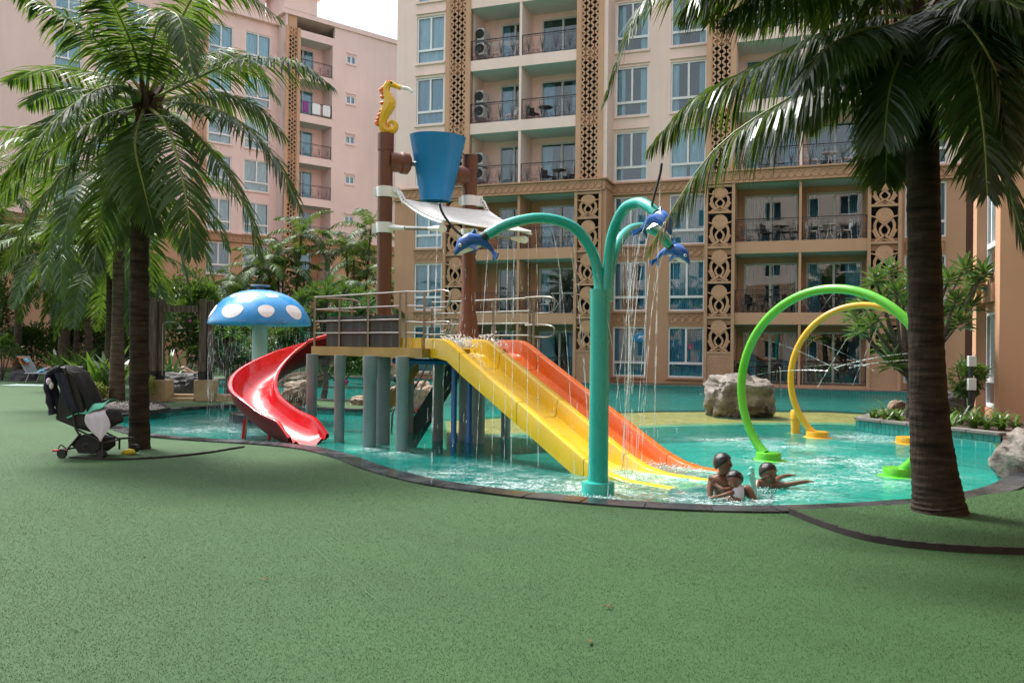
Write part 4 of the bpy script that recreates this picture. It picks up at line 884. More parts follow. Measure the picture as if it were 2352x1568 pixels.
# ---- mushroom
MU = thing('mushroom_fountain', 'blue mushroom fountain with white spots and a pale stem', 'fountain', (-5.55, 18.2, -.5)); mc = V((-5.55, 18.2, 0)); MR = 1.10
dome = [(0,2.78),(.2,2.77),(.4,2.73),(.6,2.655),(.78,2.545),(.92,2.40),(1.02,2.25),(1.085,2.1),(1.10,2.02),(1.09,2.0),(1.02,1.985),(.5,2.03),(.2,2.0)]
q = MB(); q.lathe([(r, z) for r, z in dome][::-1], mc, 48); autosm(q.build('cap', MT['mushblue'], MU, world=True), 60)
def domez(r): return float(np.interp(r, [d[0] for d in dome[:9]], [d[1] for d in dome[:9]]))
def spot(phi, r0, ra, rb):
    q = MB(); c = [];  n = 20
    rr = []
    for j in range(4):
        row = []
        for k in range(n):
            a = 2*math.pi*k/n; u = ra*math.cos(a)*j/3; w = rb*math.sin(a)*j/3*(1+.12*math.sin(a))
            r = min(max(r0+w, .02), 1.095); ph = R(phi)+u/max(r0, .3); x = r*math.sin(ph); y = -r*math.cos(ph)
            row.append(V((mc.x+x*1.004, mc.y+y*1.004, domez(r)+.006)))
        rr.append(row)
    q.grid(rr, True); q.build('spot', MT['white_spot'], MU, world=True, smooth=True)
for a in ((-18,.985,.26,.085),(24,.985,.17,.075),(-62,.98,.2,.085),(62,.98,.22,.09),(-34,.66,.14,.07),(2,.66,.15,.075),(38,.66,.14,.07),(110,.95,.2,.09),(-110,.95,.2,.09),(160,.9,.2,.09),(-150,.66,.15,.07)): spot(*a)
q = MB(); q.lathe([(.24,-.5),(.20,.3),(.165,1.2),(.17,2.02)], mc, 24); autosm(q.build('stem', MT['mushstem'], MU, world=True))
q = MB(); q.lathe([(.62,-.5),(.62,.06),(.58,.08),(0,.08)], mc, 28); autosm(q.build('plinth', MT['granite'], MU, world=True))
q = MB(); q.lathe([(.08,2.77),(.08,2.83),(.2,2.84),(.21,2.86),(.2,2.88),(0,2.88)], mc, 20); autosm(q.build('cap_plate', MT['greypost'], MU, world=True))
# ================================================================ palms, shrubs, rocks
random.seed(21)
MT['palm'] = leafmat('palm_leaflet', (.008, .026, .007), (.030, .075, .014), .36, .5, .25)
MT['palm_far'] = leafmat('far_palm_leaflet', (.018, .05, .013), (.06, .13, .026), .5, .3, .3)
MT['palm_dry'] = leafmat('dry_leaflet', (.10, .06, .035), (.20, .13, .06), .7, .2, .2)
MT['rachis'] = mat('palm_rib', (.20, .24, .06), .5, .25, 3); MT['fibre'] = mat('brown_palm_fibre', (.06, .038, .025), .9, .4, 12, 40, .6)
def barkmat(name, c1, c2):
    m, n, l, b = nodes(name); f = nz(n, l, 3, 5, None, (1, 1, 6)); g = nz(n, l, 26, 4, None, (1, 1, .25))
    c = ramp(n, l, f, [(.32, c1), (.68, c2)]); c = mixc(n, l, mth(n, l, 'MULTIPLY', g, .6), c, c1)
    l.new(c, b.inputs['Base Color']); b.inputs['Roughness'].default_value = .9; b.inputs['Specular IOR Level'].default_value = .15
    bump(n, l, b, mth(n, l, 'ADD', f, g), .8, .02); return m
MT['palmbark'] = barkmat('palm_bark', (.045, .034, .025), (.15, .115, .08)); MT['bark'] = barkmat('grey_bark', (.05, .045, .038), (.16, .14, .12))
MT['coconut'] = mat('green_coconut', (.09, .15, .03), .4, .2, 5)
def leaflet(mb, p, d, wdir, L, w, droop):
    dn = V((0,0,-1)); pts = []
    q = p; dd = d.copy()
    for s in range(4):
        pts.append(q); dd = (dd+dn*droop*.42).normalized(); q = q+dd*(L/3)
    ws = (.45, 1, .8); vs = []
    for s in range(3):
        wv = wdir*(w*ws[s]); vs += [pts[s]-wv, pts[s]+wv]
    vs.append(pts[3]); mb.add(vs, [(0,1,3,2),(2,3,5,4),(4,5,6)])
def frond(pts, n=70, Lm=.75, w=.021, droop=.85, dry=0, rr=.028, start=.13, bare=0):
    path = bez(pts, 40); mb = MB(); mb.mi = 0
    mb.tube(path[::2], [rr*(1-.88*i/20) for i in range(21)], 5, False)
    for i in range(n):
        t = start+(1-start)*(i+rnd(-.2,.2))/n; t = min(max(t, 0), .999); k = min(int(t*40), 39); p = path[k].lerp(path[k+1], t*40-k)
        T = (path[k+1]-path[k]).normalized(); up = V((0,0,1)); S = T.cross(up)
        S = S.normalized() if S.length > .15 else T.cross(V((.3,1,0))).normalized()
        N = S.cross(T); u = (t-start)/(1-start); L = Lm*(max(.08, math.sin(math.pi*(.16+.80*u)))**.8)
        ang = R(80-36*u)
        mb.mi = 2 if (dry and u > 1-dry and random.random() < .9) else 1
        for s in (-1, 1):
            if random.random() < .03+bare: continue
            a = ang+rnd(-.1,.1); d = (S*(s*math.sin(a))+T*math.cos(a)+N*rnd(.0,.28)).normalized()
            wd = (T-d*T.dot(d)); wd = wd.normalized() if wd.length > .05 else N
            wd = (wd+N*rnd(-.45,.45)).normalized()
            leaflet(mb, p, d, wd, L*rnd(.88,1.1), w*rnd(.85,1.15), droop*rnd(.6,1.3))
    return mb
MT['darkbark'] = barkmat('dark_palm_bark', (.016, .012, .009), (.07, .052, .038))
def trunk(parent, pts, radii, rings=.09, m='palmbark', name='trunk'):
    path = bez(pts, 4*int(sum((V(a)-V(b)).length for a, b in zip(pts, pts[1:]))/rings)); N_ = len(path); rr = []
    for i in range(N_):
        t = i/(N_-1)*(len(radii)-1); r = float(np.interp(t, range(len(radii)), radii)); ph = i % 4
        rr.append(r*(1+(.022, .006, -.008, .0)[ph]*rnd(.3,1.4)+rnd(-.014,.014)))
    mb = MB(); mb.tube(path, rr, 16); o = autosm(mb.build(name, MT[m], parent, world=True), 50)
    for vx in o.data.vertices:
        q = mnoise.noise(V(vx.co)*6); vx.co.x += q*.012; vx.co.y += q*.012
    return path
def crownstuff(root, c, r=.16, nuts=4):
    mb = MB()
    for i in range(14):
        a = rnd(0, 6.28); z = rnd(-.35, .15); p = c+V((math.cos(a)*r*.6, math.sin(a)*r*.6, z)); d = V((math.cos(a)*.5, math.sin(a)*.5, rnd(.6,1.2)))
        mb.tube([p, p+d*.15, p+d*.32], [.07,.05,.012], 5)
    mb.build('leaf_bases', MT['fibre'], root, world=True)
    for i in range(nuts):
        a = i*2.1+rnd(0,.5); q = MB(); q.ball(c+V((math.cos(a)*r*1.6, math.sin(a)*r*1.6, rnd(-.28,.0))), (.085,.085,.105), 10, 7); q.build('coconut', MT['coconut'], root, world=True, smooth=True)
def palm_px(label, base, tr_pts, radii, crown, fronds, mats, nuts=4, bark='palmbark', **kw):
    root = thing('coconut_palm', label, 'palm tree', (base.x, base.y, 0)); trunk(root, tr_pts, radii, m=bark); crownstuff(root, crown, nuts=nuts)
    for f in fronds:
        opt = dict(kw)
        if isinstance(f[-1], dict): opt.update(f[-1]); f = f[:-1]
        frond([P(*a) for a in f], **opt).build('frond', mats, root, world=True)
    return root
MT['palm_l'] = leafmat('lighter_palm_leaflet', (.015, .044, .012), (.055, .122, .024), .38, .45, .32); PL1 = [MT['rachis'], MT['palm_l'], MT['palm_dry']]  # lighter, yellower leaf colour for the palm by the stroller
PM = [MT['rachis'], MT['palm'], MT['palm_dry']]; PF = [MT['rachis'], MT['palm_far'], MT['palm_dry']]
b1 = G(321,1032)
palm_px('tall coconut palm with ringed trunk beside the stroller', b1, [b1-V((0,0,.1)), P(320,1000,12.3), P(320,800,12.3), P(322,500,12.3), P(335,260,12.3), P(340,215,12.3)], [.19,.148,.136,.13,.135,.12], P(338,225,12.3), [
 [(345,230,12.3),(450,180,11.9),(560,138,11.6),(680,143,11.4),(765,200,11.3)],
 [(330,215,12.3),(270,140,12),(200,75,11.6),(110,15,11.3),(20,-25,11.2)],
 [(338,215,12.3),(345,130,11.8),(368,45,11.2),(410,40,10.8),(442,165,10.5),{'droop':.9}],
 [(345,215,12.4),(390,110,12.6),(450,10,12.9),(540,-30,13.1),(650,50,13.2)],
 [(330,225,12.3),(260,180,12.6),(170,160,12.9),(90,165,13.1),(15,185,13.2)],
 [(325,235,12.2),(260,197,11.8),(170,240,11.4),(80,330,11.1),(0,430,11)],
 [(325,245,12.2),(250,290,11.9),(160,380,11.7),(80,490,11.5),(15,620,11.4)],
 [(350,240,12.3),(440,238,12),(540,272,11.8),(630,360,11.7),(690,485,11.6)],
 [(350,245,12.3),(430,290,12.3),(510,380,12.2),(570,490,12.2),(600,600,12.2)],
 [(345,250,12.2),(380,285,11.6),(412,380,11.2),(432,490,11),(440,590,11)],
 [(325,250,12.3),(285,330,12.5),(245,430,12.6),(225,540,12.7),(215,620,12.7)],
 [(340,210,12.4),(420,150,12.8),(500,120,13.2),(580,150,13.5),(640,230,13.6)],
 [(325,225,12.3),(240,230,12.9),(150,270,13.3),(80,330,13.5),(30,410,13.6)],
 [(335,215,12.3),(300,110,12.6),(250,20,12.8),(170,-60,13)],
 [(330,250,12.4),(300,350,12.9),(280,460,13),(270,560,13)],
 [(345,215,12.3),(400,80,12),(470,-40,11.8),(580,-70,11.7)],
 [(325,240,12.3),(220,275,11.9),(100,360,11.7),(-40,480,11.6)],
 [(335,215,12.3),(310,120,11.7),(270,30,11.2),(220,-60,10.9)],
 [(325,235,12.4),(230,210,13),(140,205,13.4),(60,240,13.6)],
 [(330,250,12.2),(310,330,11.7),(330,430,11.4),(355,530,11.3)],
 [(350,235,12.4),(470,215,12.9),(580,240,13.2),(660,320,13.4)],
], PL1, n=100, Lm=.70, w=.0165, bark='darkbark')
br = G(2160,1185)
palm_px('thick dark coconut palm leaning over the raised turf bed', br, [br-V((0,0,.1)), P(2155,1150,8.05), P(2138,1000,8.05), P(2128,800,8.05), P(2122,500,8.03), P(2118,250,8.0), P(2115,60,8.0)], [.31,.235,.185,.16,.148,.142,.14], P(2115,60,8), [
 [(2110,70,8),(2040,135,7.9),(1950,148,7.8),(1830,215,7.8),(1640,345,7.9),(1490,570,8),{'dry':.13,'n':170,'droop':1.9,'Lm':.82}],
 [(2100,40,8),(2000,40,8.2),(1880,80,8.4),(1720,160,8.6),(1590,230,8.8),(1488,345,9),{'droop':1.7,'n':160,'Lm':.78}],
 [(2100,10,8),(1900,-80,7.6),(1650,-100,7.4),(1480,5,7.3),(1385,240,7.3),{'n':125}],
 [(2105,10,8),(1950,-60,8.2),(1800,-75,8.4),(1660,-45,8.6),(1560,40,8.8),{'droop':.9,'n':95}],
 [(2125,60,7.9),(2190,85,7.3),(2235,160,6.9),(2258,290,6.7),(2268,450,6.6),{'n':100}],
 [(2125,50,8),(2220,20,7.8),(2320,60,7.6),(2400,170,7.5),{'droop':.8}],
 [(2105,80,8.1),(2060,190,8.4),(2040,300,8.5),(2034,420,8.6),{'droop':.7}],
 [(2125,70,8.1),(2230,110,8.5),(2330,220,8.8),(2390,400,9)],
 [(2120,80,7.9),(2200,200,7.4),(2290,360,7.2),(2365,590,7.1),{'droop':.6}],
 [(2120,20,8),(2160,-100,8.2),(2250,-140,8.4),(2350,-40,8.6)],
 [(2130,60,8),(2240,60,8.4),(2352,120,8.7),(2450,260,8.9)],
 [(2100,60,8.1),(1990,100,8.6),(1900,190,9),(1850,290,9.2)],
 [(2125,60,8.1),(2180,150,8.8),(2240,260,9.2),(2290,400,9.4)],
 [(2120,30,8),(2060,-40,8.6),(1960,-60,9.1),(1840,10,9.5),{'droop':.7}],
 [(2130,50,7.9),(2260,-10,7.2),(2400,60,6.8)],
 [(2130,60,7.9),(2270,140,7.5),(2400,330,7.3),{'droop':.7}],
 [(2120,40,8.0),(2200,-20,8.6),(2310,20,9.1),(2400,130,9.4)],
 [(2110,20,8),(2040,-60,7.5),(1930,-90,7.1),(1800,-80,6.9),(1640,-40,6.8),(1560,30,6.8),{'droop':1.2}],
 [(2105,20,8),(2000,-30,8.5),(1880,-40,8.9),(1770,-10,9.2),(1700,60,9.4),{'droop':1.6}],
 [(2105,20,8),(1990,-30,7.6),(1870,-40,7.3),(1760,-20,7.1),(1660,40,7.0),{'droop':1.6}],
 [(2110,30,8),(2050,60,7.6),(1980,70,7.3),(1900,110,7.1),(1840,190,7.0),{'droop':1.3}],
 [(2125,30,8),(2180,30,7.4),(2240,80,7.0),(2300,200,6.8),(2330,340,6.7)],
 [(2125,40,8.1),(2200,60,8.9),(2280,140,9.5),(2330,260,9.8)],
 [(2115,60,7.9),(2080,110,7.5),(2045,200,7.3),(2030,330,7.2),{'droop':1.1}],
 [(2125,30,8),(2240,0,8.8),(2350,40,9.4),(2430,150,9.8)],
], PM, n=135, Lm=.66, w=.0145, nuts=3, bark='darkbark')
def palm_rand(label, x, y, h, L, nf, r0, seed, mats, lean=(0,0), name='coconut_palm', n=46, lm=.62, w=.03, nuts=0, droop=.55, group=None, root=None, emax=78, emin=-38):
    random.seed(seed); new = root is None
    if new: root = thing(name, label, 'palm tree', (x, y, 0), group=group)
    top = V((x+lean[0], y+lean[1], h)); trunk(root, [V((x,y,-.1)), V((x+lean[0]*.25,y+lean[1]*.25,h*.35)), V((x+lean[0]*.7,y+lean[1]*.7,h*.75)), top], [r0*1.5, r0*1.05, r0*.95, r0*.9], .16, 'palmbark' if h > 3 else 'bark')
    if nuts: crownstuff(root, top, r0, nuts)
    for i in range(nf):
        az = i*2.399+rnd(-.25,.25); e = R(emax-(emax-emin)*(i/nf)**.8+rnd(-6,6)); p = top.copy(); pts = [p.copy()]; ee = e
        for s in range(5):
            p = p+V((math.cos(az)*math.cos(ee), math.sin(az)*math.cos(ee), math.sin(ee)))*(L/5); pts.append(p.copy()); ee -= R(rnd(13,24))*(1 if ee > -1.2 else .1)
        frond(pts, n=n, Lm=lm, w=w, droop=droop, rr=.02).build('frond', mats, root, world=True)
    return root
b2 = G(268,925)
palm_rand('coconut palm with stout grey trunk rising from the gravel bed', b2.x, b2.y, 6.0, 3.9, 22, .14, 31, PF, (.0,.0), nuts=4, n=60, lm=.8)
palm_rand('short coconut palm laden with nuts near the left building', P(143,845,38).x, 38, 5.0, 3.2, 18, .17, 32, PF, (.5,0), nuts=6)
palm_rand('slender young palm between the nut palm and the lounger', P(172,835,40).x, 40, 4.4, 2.6, 14, .11, 33, PF, (.2,0))
palm_rand('pale trunked palm behind the heliconia leaves', P(205,845,34).x, 34, 5.6, 3.0, 16, .12, 34, PF, (-.2,0))
palm_rand('spreading palm in front of the dark left corner', P(40,830,42).x, 42, 6.5, 3.8, 20, .16, 35, PF)
palm_rand('tall palm against the blank pink wall', P(-40,830,36).x, 36, 8.5, 4.0, 20, .16, 36, PF)
for i_, (x_, y_, h_) in enumerate(((6.8,3.5,6.6),(5.2,1.0,6.0),(8.2,7.2,6.2),(6.2,-2.0,6.4))): palm_rand(('coconut palm added for shade leaning across above the right of the lawn','unseen coconut palm added to shade the near lawn corner','coconut palm added for shade between the boulder and the shaded lawn','unseen coconut palm added for shade behind the viewer')[i_], x_, y_, h_, 3.5, 24, .16, 200+i_, PM, ((-3.4,2.2),(-1.5,2.4),(-1.2,-.4),(-2.5,2.5))[i_], n=95, lm=.7, w=.016, emin=-15)  # palms added beyond the view to shade the near right lawn
def areca(label, x, y, hs, L, seed):
    random.seed(seed); root = thing('areca_palm', label, 'palm', (x, y, 0), group='feathery palms before the pink block')
    for i, h in enumerate(hs):
        a = i*2.4; palm_rand('', x+math.cos(a)*.35, y+math.sin(a)*.35, h, L, 9, .06, seed*10+i, PF, (math.cos(a)*.5, math.sin(a)*.5), n=56, lm=.6, w=.026, root=root, emin=-20, droop=.8)
    random.seed(seed); return root
palm_rand('stocky palm filling the border behind the stroller', -13.6, 28, 4.4, 3.4, 20, .15, 211, PF, n=60, lm=.8)
palm_rand('arching palm beside the towel draped lounger', -18.2, 33.5, 5.2, 3.6, 20, .15, 212, PF, n=60, lm=.8)
palm_rand('leaning palm before the dark left wall', -24.0, 37, 5.6, 3.8, 20, .15, 213, PF, n=60, lm=.8)
areca('clump of feathery palms left of the small square windows', P(655,700,46).x, 46, (7.6,6.6,5.6,4.6), 2.6, 41)
areca('clump of feathery palms beside the tall brown pole', P(815,700,46).x, 46, (8.0,7.0,6.2,5.0,4.0), 2.7, 42)
areca('bright low feathery palm behind the slide deck', P(850,700,42).x, 42, (4.6,4.0,3.2), 2.6, 43)
areca('dark feathery palm behind the blue mushroom', P(560,700,44).x, 44, (5.6,4.6,3.8), 2.6, 44)
# ---- leafy shrubs and trees
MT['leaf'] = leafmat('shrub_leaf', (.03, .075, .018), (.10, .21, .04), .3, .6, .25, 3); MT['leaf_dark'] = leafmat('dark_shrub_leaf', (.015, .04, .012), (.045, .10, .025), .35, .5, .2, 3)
MT['leaf_yel'] = leafmat('variegated_leaf', (.12, .18, .04), (.45, .42, .12), .35, .5, .25, 9); MT['frangi'] = leafmat('frangipani_leaf', (.035, .085, .025), (.10, .19, .05), .28, .7, .2, 4)
MT['flower'] = mat('white_blossom', (.8, .8, .75), .5, .05, 4); MT['magenta'] = mat('magenta_blossom', (.5, .05, .2), .6, .2, 6)
def leafquad(mb, p, d, up, L, w):
    s = d.cross(up); s = s.normalized() if s.length > .01 else V((1,0,0)); n = s.cross(d)
    m = p+d*(L*.5)+n*(L*.06); e = p+d*L-n*(L*.1); mb.add([p, m-s*w/2, m+s*w/2, e], [(0,1,3),(0,3,2)])
def rv(): 
    while True:
        v = V((rnd(-1,1), rnd(-1,1), rnd(-1,1)))
        if .05 < v.length < 1: return v
def shrub(label, c, rad, n, m, L=.12, w=.05, name='shrub', cat='shrub', stem=True, flowers=None, group=None, clumps=9, up=.35):
    root = thing(name, label, cat, (c.x, c.y, 0), group=group); mb = MB()
    cl = [(rv(), rnd(.45,.75)) for _ in range(clumps)]
    for i in range(n):
        a, s = random.choice(cl); v = a*.62+rv().normalized()*s*rnd(.55,1)*.6; p = V((c.x+v.x*rad[0], c.y+v.y*rad[1], c.z+v.z*rad[2]))
        if p.z < .03: continue
        d = (v.normalized()*.8+rv()*.7+V((0,0,up))).normalized(); leafquad(mb, p, d, V((0,0,1)), L*rnd(.7,1.3), w*rnd(.7,1.2))
    mb.build('foliage', m, root, world=True)
    if stem:
        sb = MB()
        for i in range(4): a = i*1.7; sb.tube([V((c.x,c.y,-.05)), V((c.x+math.cos(a)*rad[0]*.3, c.y+math.sin(a)*rad[1]*.3, c.z*.7)), V((c.x+math.cos(a)*rad[0]*.6, c.y+math.sin(a)*rad[1]*.6, c.z+rad[2]*.3))], [.03,.02,.008], 5)
        sb.build('stem', MT['bark'], root, world=True)
    if flowers:
        for k in range(7): v = rv().normalized(); q = MB(); q.ball((c.x+v.x*rad[0]*.9, c.y-abs(v.y)*rad[1]*.9, c.z+v.z*rad[2]*.8), .06, 6, 4); q.build('blossom', MT[flowers], root, world=True)
    return root
def at(px, py, Y, z=None): p = P(px, py, Y); return V((p.x, p.y, p.z if z is None else z))
random.seed(51)
shrub('dense green bougainvillea bank with magenta flowers behind the shower frame', at(430,720,34), (2.3,1.2,2.0), 5200, MT['leaf'], .2, .1, flowers='magenta', cat='shrub', clumps=16)
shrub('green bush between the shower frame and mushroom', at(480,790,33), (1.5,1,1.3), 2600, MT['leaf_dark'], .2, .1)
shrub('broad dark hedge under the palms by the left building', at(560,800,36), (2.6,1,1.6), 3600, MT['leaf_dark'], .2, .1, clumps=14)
shrub('glossy hedge behind the mushroom stem', at(640,780,34), (1.8,1,1.5), 3000, MT['leaf'], .2, .1, clumps=12)
shrub('low bushy hedge seen below the slide deck', at(780,830,33), (2.2,.8,.8), 2200, MT['leaf'], .18, .09, clumps=12)
shrub('bushy hedge at the foot of the brown pole', at(850,790,36), (1.4,.8,1.3), 1800, MT['leaf'], .2, .1)
shrub('variegated yellow croton bush by the gravel bed', V((-10.9,21.2,.38)), (.55,.5,.45), 1300, MT['leaf_yel'], .12, .05)
shrub('small yellow croton bush on the far side of the gravel palm', V((-9.75,21.9,.45)), (.35,.3,.5), 500, MT['leaf_yel'], .12, .05)
shrub('rounded grey green bush beside the lounger', at(5,800,33), (.9,.7,.7), 900, MT['leaf'], .14, .07)
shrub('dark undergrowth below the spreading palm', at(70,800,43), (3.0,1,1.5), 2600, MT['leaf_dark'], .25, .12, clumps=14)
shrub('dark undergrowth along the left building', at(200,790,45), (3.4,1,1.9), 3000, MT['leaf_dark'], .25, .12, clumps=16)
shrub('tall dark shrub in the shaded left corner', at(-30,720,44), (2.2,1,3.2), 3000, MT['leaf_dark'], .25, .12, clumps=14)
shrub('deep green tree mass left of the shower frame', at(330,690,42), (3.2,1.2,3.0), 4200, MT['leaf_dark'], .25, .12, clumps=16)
shrub('leafy bush round the meter post in the planter', at(2225,860,17.2), (.5,.4,.55), 700, MT['leaf'], .14, .06)
def frangipani(label, base, tips, L, seed, nl=26, m='frangi', fl=True):
    random.seed(seed); root = thing('frangipani_tree', label, 'tree', (base.x, base.y, 0)); tk = MB(); lv = MB(); hub = base.lerp(sum(tips, V())/len(tips), .35)
    tk.tube(bez([base-V((0,0,.1)), base.lerp(hub,.5)+V((.06,0,0)), hub], 8), [.1-.004*i for i in range(9)], 8)
    for t in tips:
        mid = hub.lerp(t, .5)+V((rnd(-.12,.12), rnd(-.12,.12), -.05)); tk.tube(bez([hub, mid, t], 6), [.055,.05,.045,.04,.034,.03,.026], 6)
        for j in range(nl):
            a = j*2.399; e = R(75-95*(j/nl)); d = V((math.cos(a)*math.cos(e), math.sin(a)*math.cos(e), math.sin(e))); leafquad(lv, t-V((0,0,.12*j/nl)), d, V((0,0,1)), L*rnd(.75,1.15), L*.27)
    tk.build('trunk', MT['bark'], root, world=True); lv.build('crown', MT[m], root, world=True)
    if fl:
        for t in tips[:3]:
            q = MB()
            for k in range(5): q.ball(t+V((rnd(-.06,.06), rnd(-.08,0), .06+rnd(0,.08))), .035, 6, 4)
            q.build('blossom_cluster', MT['flower'], root, world=True)
fb = at(2082,900,18.3,.1); random.seed(3)
tips = [P(x, y, 18.3+dy) for x, y, dy in [(2010,640,-.4),(2045,620,.3),(1985,690,.2),(2000,740,-.3),(2060,670,-.6),(1960,720,.4),(2030,790,.3),(2050,830,-.3),(2090,640,.5),(2180,640,-.4),(2215,615,.1),(2240,650,.4),(2195,690,-.5),(2230,700,.2),(2170,720,.5),(2150,640,.6),(2260,625,.0),(2205,740,-.2),(2025,680,.6),(2075,700,.6),(1975,755,.0),(2120,680,-.2)]]
frangipani('frangipani tree with long glossy leaves in the planter by the hoops', fb, tips, .42, 61)
fb2 = at(742,890,24.5,0); tips = [P(x, y, 24.5+dy) for x, y, dy in [(690,690,0),(720,675,.4),(750,680,-.3),(790,672,.2),(820,685,.5),(700,730,-.3),(740,720,.3),(780,715,-.4),(830,730,.2),(845,700,0),(680,715,.5),(765,740,.1),(715,760,.2),(805,755,.3),(670,740,.2),(755,660,.6)]]
frangipani('frangipani tree standing on the turf strip behind the slide deck', fb2, tips, .5, 62, fl=False)
fb3 = at(520,905,24.8,.1); tips = [P(x, y, 24.8+dy) for x, y, dy in [(490,770,0),(510,745,.3),(535,760,-.3),(550,785,.2),(500,800,.1),(560,740,.4),(475,745,.2)]]
frangipani('bushy many stemmed tree in a small stone box by the mushroom', fb3, tips, .4, 63, fl=False)
q = MB(); p = G(520,920); TB = thing('stone_planter_box', 'small sand coloured stone box round the tree by the mushroom', 'planter', p); q.box(-.42,.42,-.3,.3,0,.17); MT['sandstone'] = mat('sandstone', (.36, .27, .15), .8, .15, 4, 30, .3); q.build('box', MT['sandstone'], TB)
q = MB(); q.box(-.36,.36,-.24,.24,.12,.175); q.build('soil', MT['soil'], TB)
def straps(label, c, n, L, w, seed, m='leaf', name='lily_clump', cat='plant', group=None, up=1.0):
    random.seed(seed); root = thing(name, label, cat, c, group=group); mb = MB()
    for i in range(n):
        a = rnd(0, 6.28); e = R(rnd(45,85)); p = V((rnd(-.05,.05), rnd(-.05,.05), 0)); l = L*rnd(.7,1.15); prev = p; side = V((-math.sin(a), math.cos(a), 0)); vs = [p-side*w/2, p+side*w/2]
        for k in range(4): p = p+V((math.cos(a)*math.cos(e), math.sin(a)*math.cos(e), math.sin(e)))*(l/4); e -= R(rnd(14,34))*up; ww = w*(1,.95,.7,.06)[k]; vs += [p-side*ww/2, p+side*ww/2]
        mb.add(vs, [(2*k, 2*k+1, 2*k+3, 2*k+2) for k in range(4)])
    mb.build('leaves', MT[m], root); return root
k = 0
for px, py, Yv, L in [(2010,965,17.6,.5),(2035,968,17.2,.55),(2065,970,16.9,.55),(2050,955,17.9,.5),(2180,985,16.2,.55),(2205,975,16.6,.6),(2235,985,16.0,.65),(2262,990,15.7,.55),(2190,995,15.6,.45),(2250,970,16.6,.6),(2300,985,15.6,.6),(2335,985,15.5,.65),(2290,970,16.3,.55)]:
    k += 1; p = P(px, py, Yv); straps('strap leaved lily clump in the tiled planter', V((p.x,p.y,.13)), 16, L, .045, 70+k, group='lilies in the tiled planter')
for i, (px, py, Yv) in enumerate([(215,855,23.5),(238,850,23.8),(262,862,23.2),(335,850,24.5)]):
    p = P(px, py, Yv); straps('upright broad leaved heliconia clump by the gravel palm', V((p.x,p.y,0)), 12, 1.5, .2, 90+i, name='heliconia', group='heliconia clumps by the gravel palm', up=.5)
for i, (px, Yv) in enumerate([(150,31),(170,32),(195,31.5),(128,33),(390,29)]):
    p = P(px, 850, Yv); straps('grassy ginger clump along the left border', V((p.x,p.y,0)), 26, 1.6, .1, 100+i, name='ginger_clump', group='ginger clumps along the left border', up=.6)
p = P(2338,800,6.6); straps('broad pale leaf plant poking in beside the wing wall', V((p.x+.85,p.y,.5)), 7, 1.0, .14, 120, name='broad_leaf_plant', up=.5)
# gravel bed round the second palm
MT['pebble'] = mat('pebbles', (.30, .27, .24), .8, .45, 9); random.seed(8)
gb = thing('gravel_bed', 'bed of pale pebbles in a black edge round the stout palm', 'gravel bed', (b2.x, b2.y, 0))
poly = [G(x, y) for x, y in [(225,935),(250,947),(310,952),(360,950),(388,944),(370,932),(310,925),(245,922)]]
q = MB(); q.prism([(p.x,p.y) for p in poly], 0, .03); q.build('bed', MT['soil'], gb, world=True)
q = MB(); lp_ = poly+[poly[0]]
for a, b in zip(lp_, lp_[1:]): q.beam(a+V((0,0,.04)), b+V((0,0,.04)), .06, .1)
q.build('edging', MT['rubber'], gb, world=True); q = MB(); xs = [p.x for p in poly]; ys = [p.y for p in poly]
for i in range(1500):
    x, y = rnd(min(xs), max(xs)), rnd(min(ys), max(ys))
    if inpoly(x, y, [(p.x,p.y) for p in poly]): r = rnd(.02,.045); q.lathe([(0,-.5*r),(r,0),(0,.6*r)], (x,y,.045), 5)
q.build('pebbles', MT['pebble'], gb, world=True, kind='stuff')
# ---- rocks
def rockmat(name, a, b, c):
    m, n, l, bs = nodes(name); f = nz(n, l, 2.5, 6, None, (1,1,1.8)); g = nz(n, l, 9, 6)
    col = ramp(n, l, f, [(.3, a), (.5, b), (.72, c)]); col = mixc(n, l, mth(n, l, 'MULTIPLY', ramp(n, l, g, [(.5,(0,)),(.7,(1,))]), .5), col, tuple(x*.45 for x in a))
    l.new(col, bs.inputs['Base Color']); bs.inputs['Roughness'].default_value = .7; bump(n, l, bs, mth(n, l, 'ADD', f, mth(n, l, 'MULTIPLY', g, .5)), .9, .06); return m
MT['rock'] = rockmat('grey_rock', (.055,.042,.034), (.15,.125,.105), (.27,.24,.21)); MT['rock_tan'] = rockmat('tan_rock', (.12,.07,.04), (.26,.18,.12), (.40,.33,.25)); MT['rock_dark'] = rockmat('dark_rock', (.03,.03,.035), (.07,.065,.07), (.13,.12,.12))
def rock(label, c, s, seed, m='rock', flat=.0):
    bm = bmesh.new(); bmesh.ops.create_icosphere(bm, subdivisions=5, radius=1); off = V((seed*7.3, seed*3.1, 0))
    for v in bm.verts:
        d = v.co.normalized(); q = V((abs(d.x)**.75*math.copysign(1,d.x), abs(d.y)**.75*math.copysign(1,d.y), abs(d.z)**.7*math.copysign(1,d.z)))
        k = 1+.30*mnoise.noise(d*1.3+off)+.16*mnoise.noise(d*3.1+off)+.085*abs(mnoise.noise(d*6+off))-.06*abs(mnoise.noise(d*11+off))-.07*abs(mnoise.noise(d*17+off))+.03*mnoise.noise(d*33+off)
        v.co = V((q.x*k*s[0], q.y*k*s[1], q.z*k*s[2]*(1+flat*d.x)))
    me = bpy.data.meshes.new('rock'); bm.to_mesh(me); bm.free(); me.materials.append(MT[m]); o = link('boulder', me, loc=c, label=label, cat='rock'); autosm(o, 60)
    return o
rock('large grey boulder standing in the far pool behind the green hoop', G(1707,955,-.1)+V((0,.4,.38)), (.86,.75,.62), 1, 'rock', -.05)
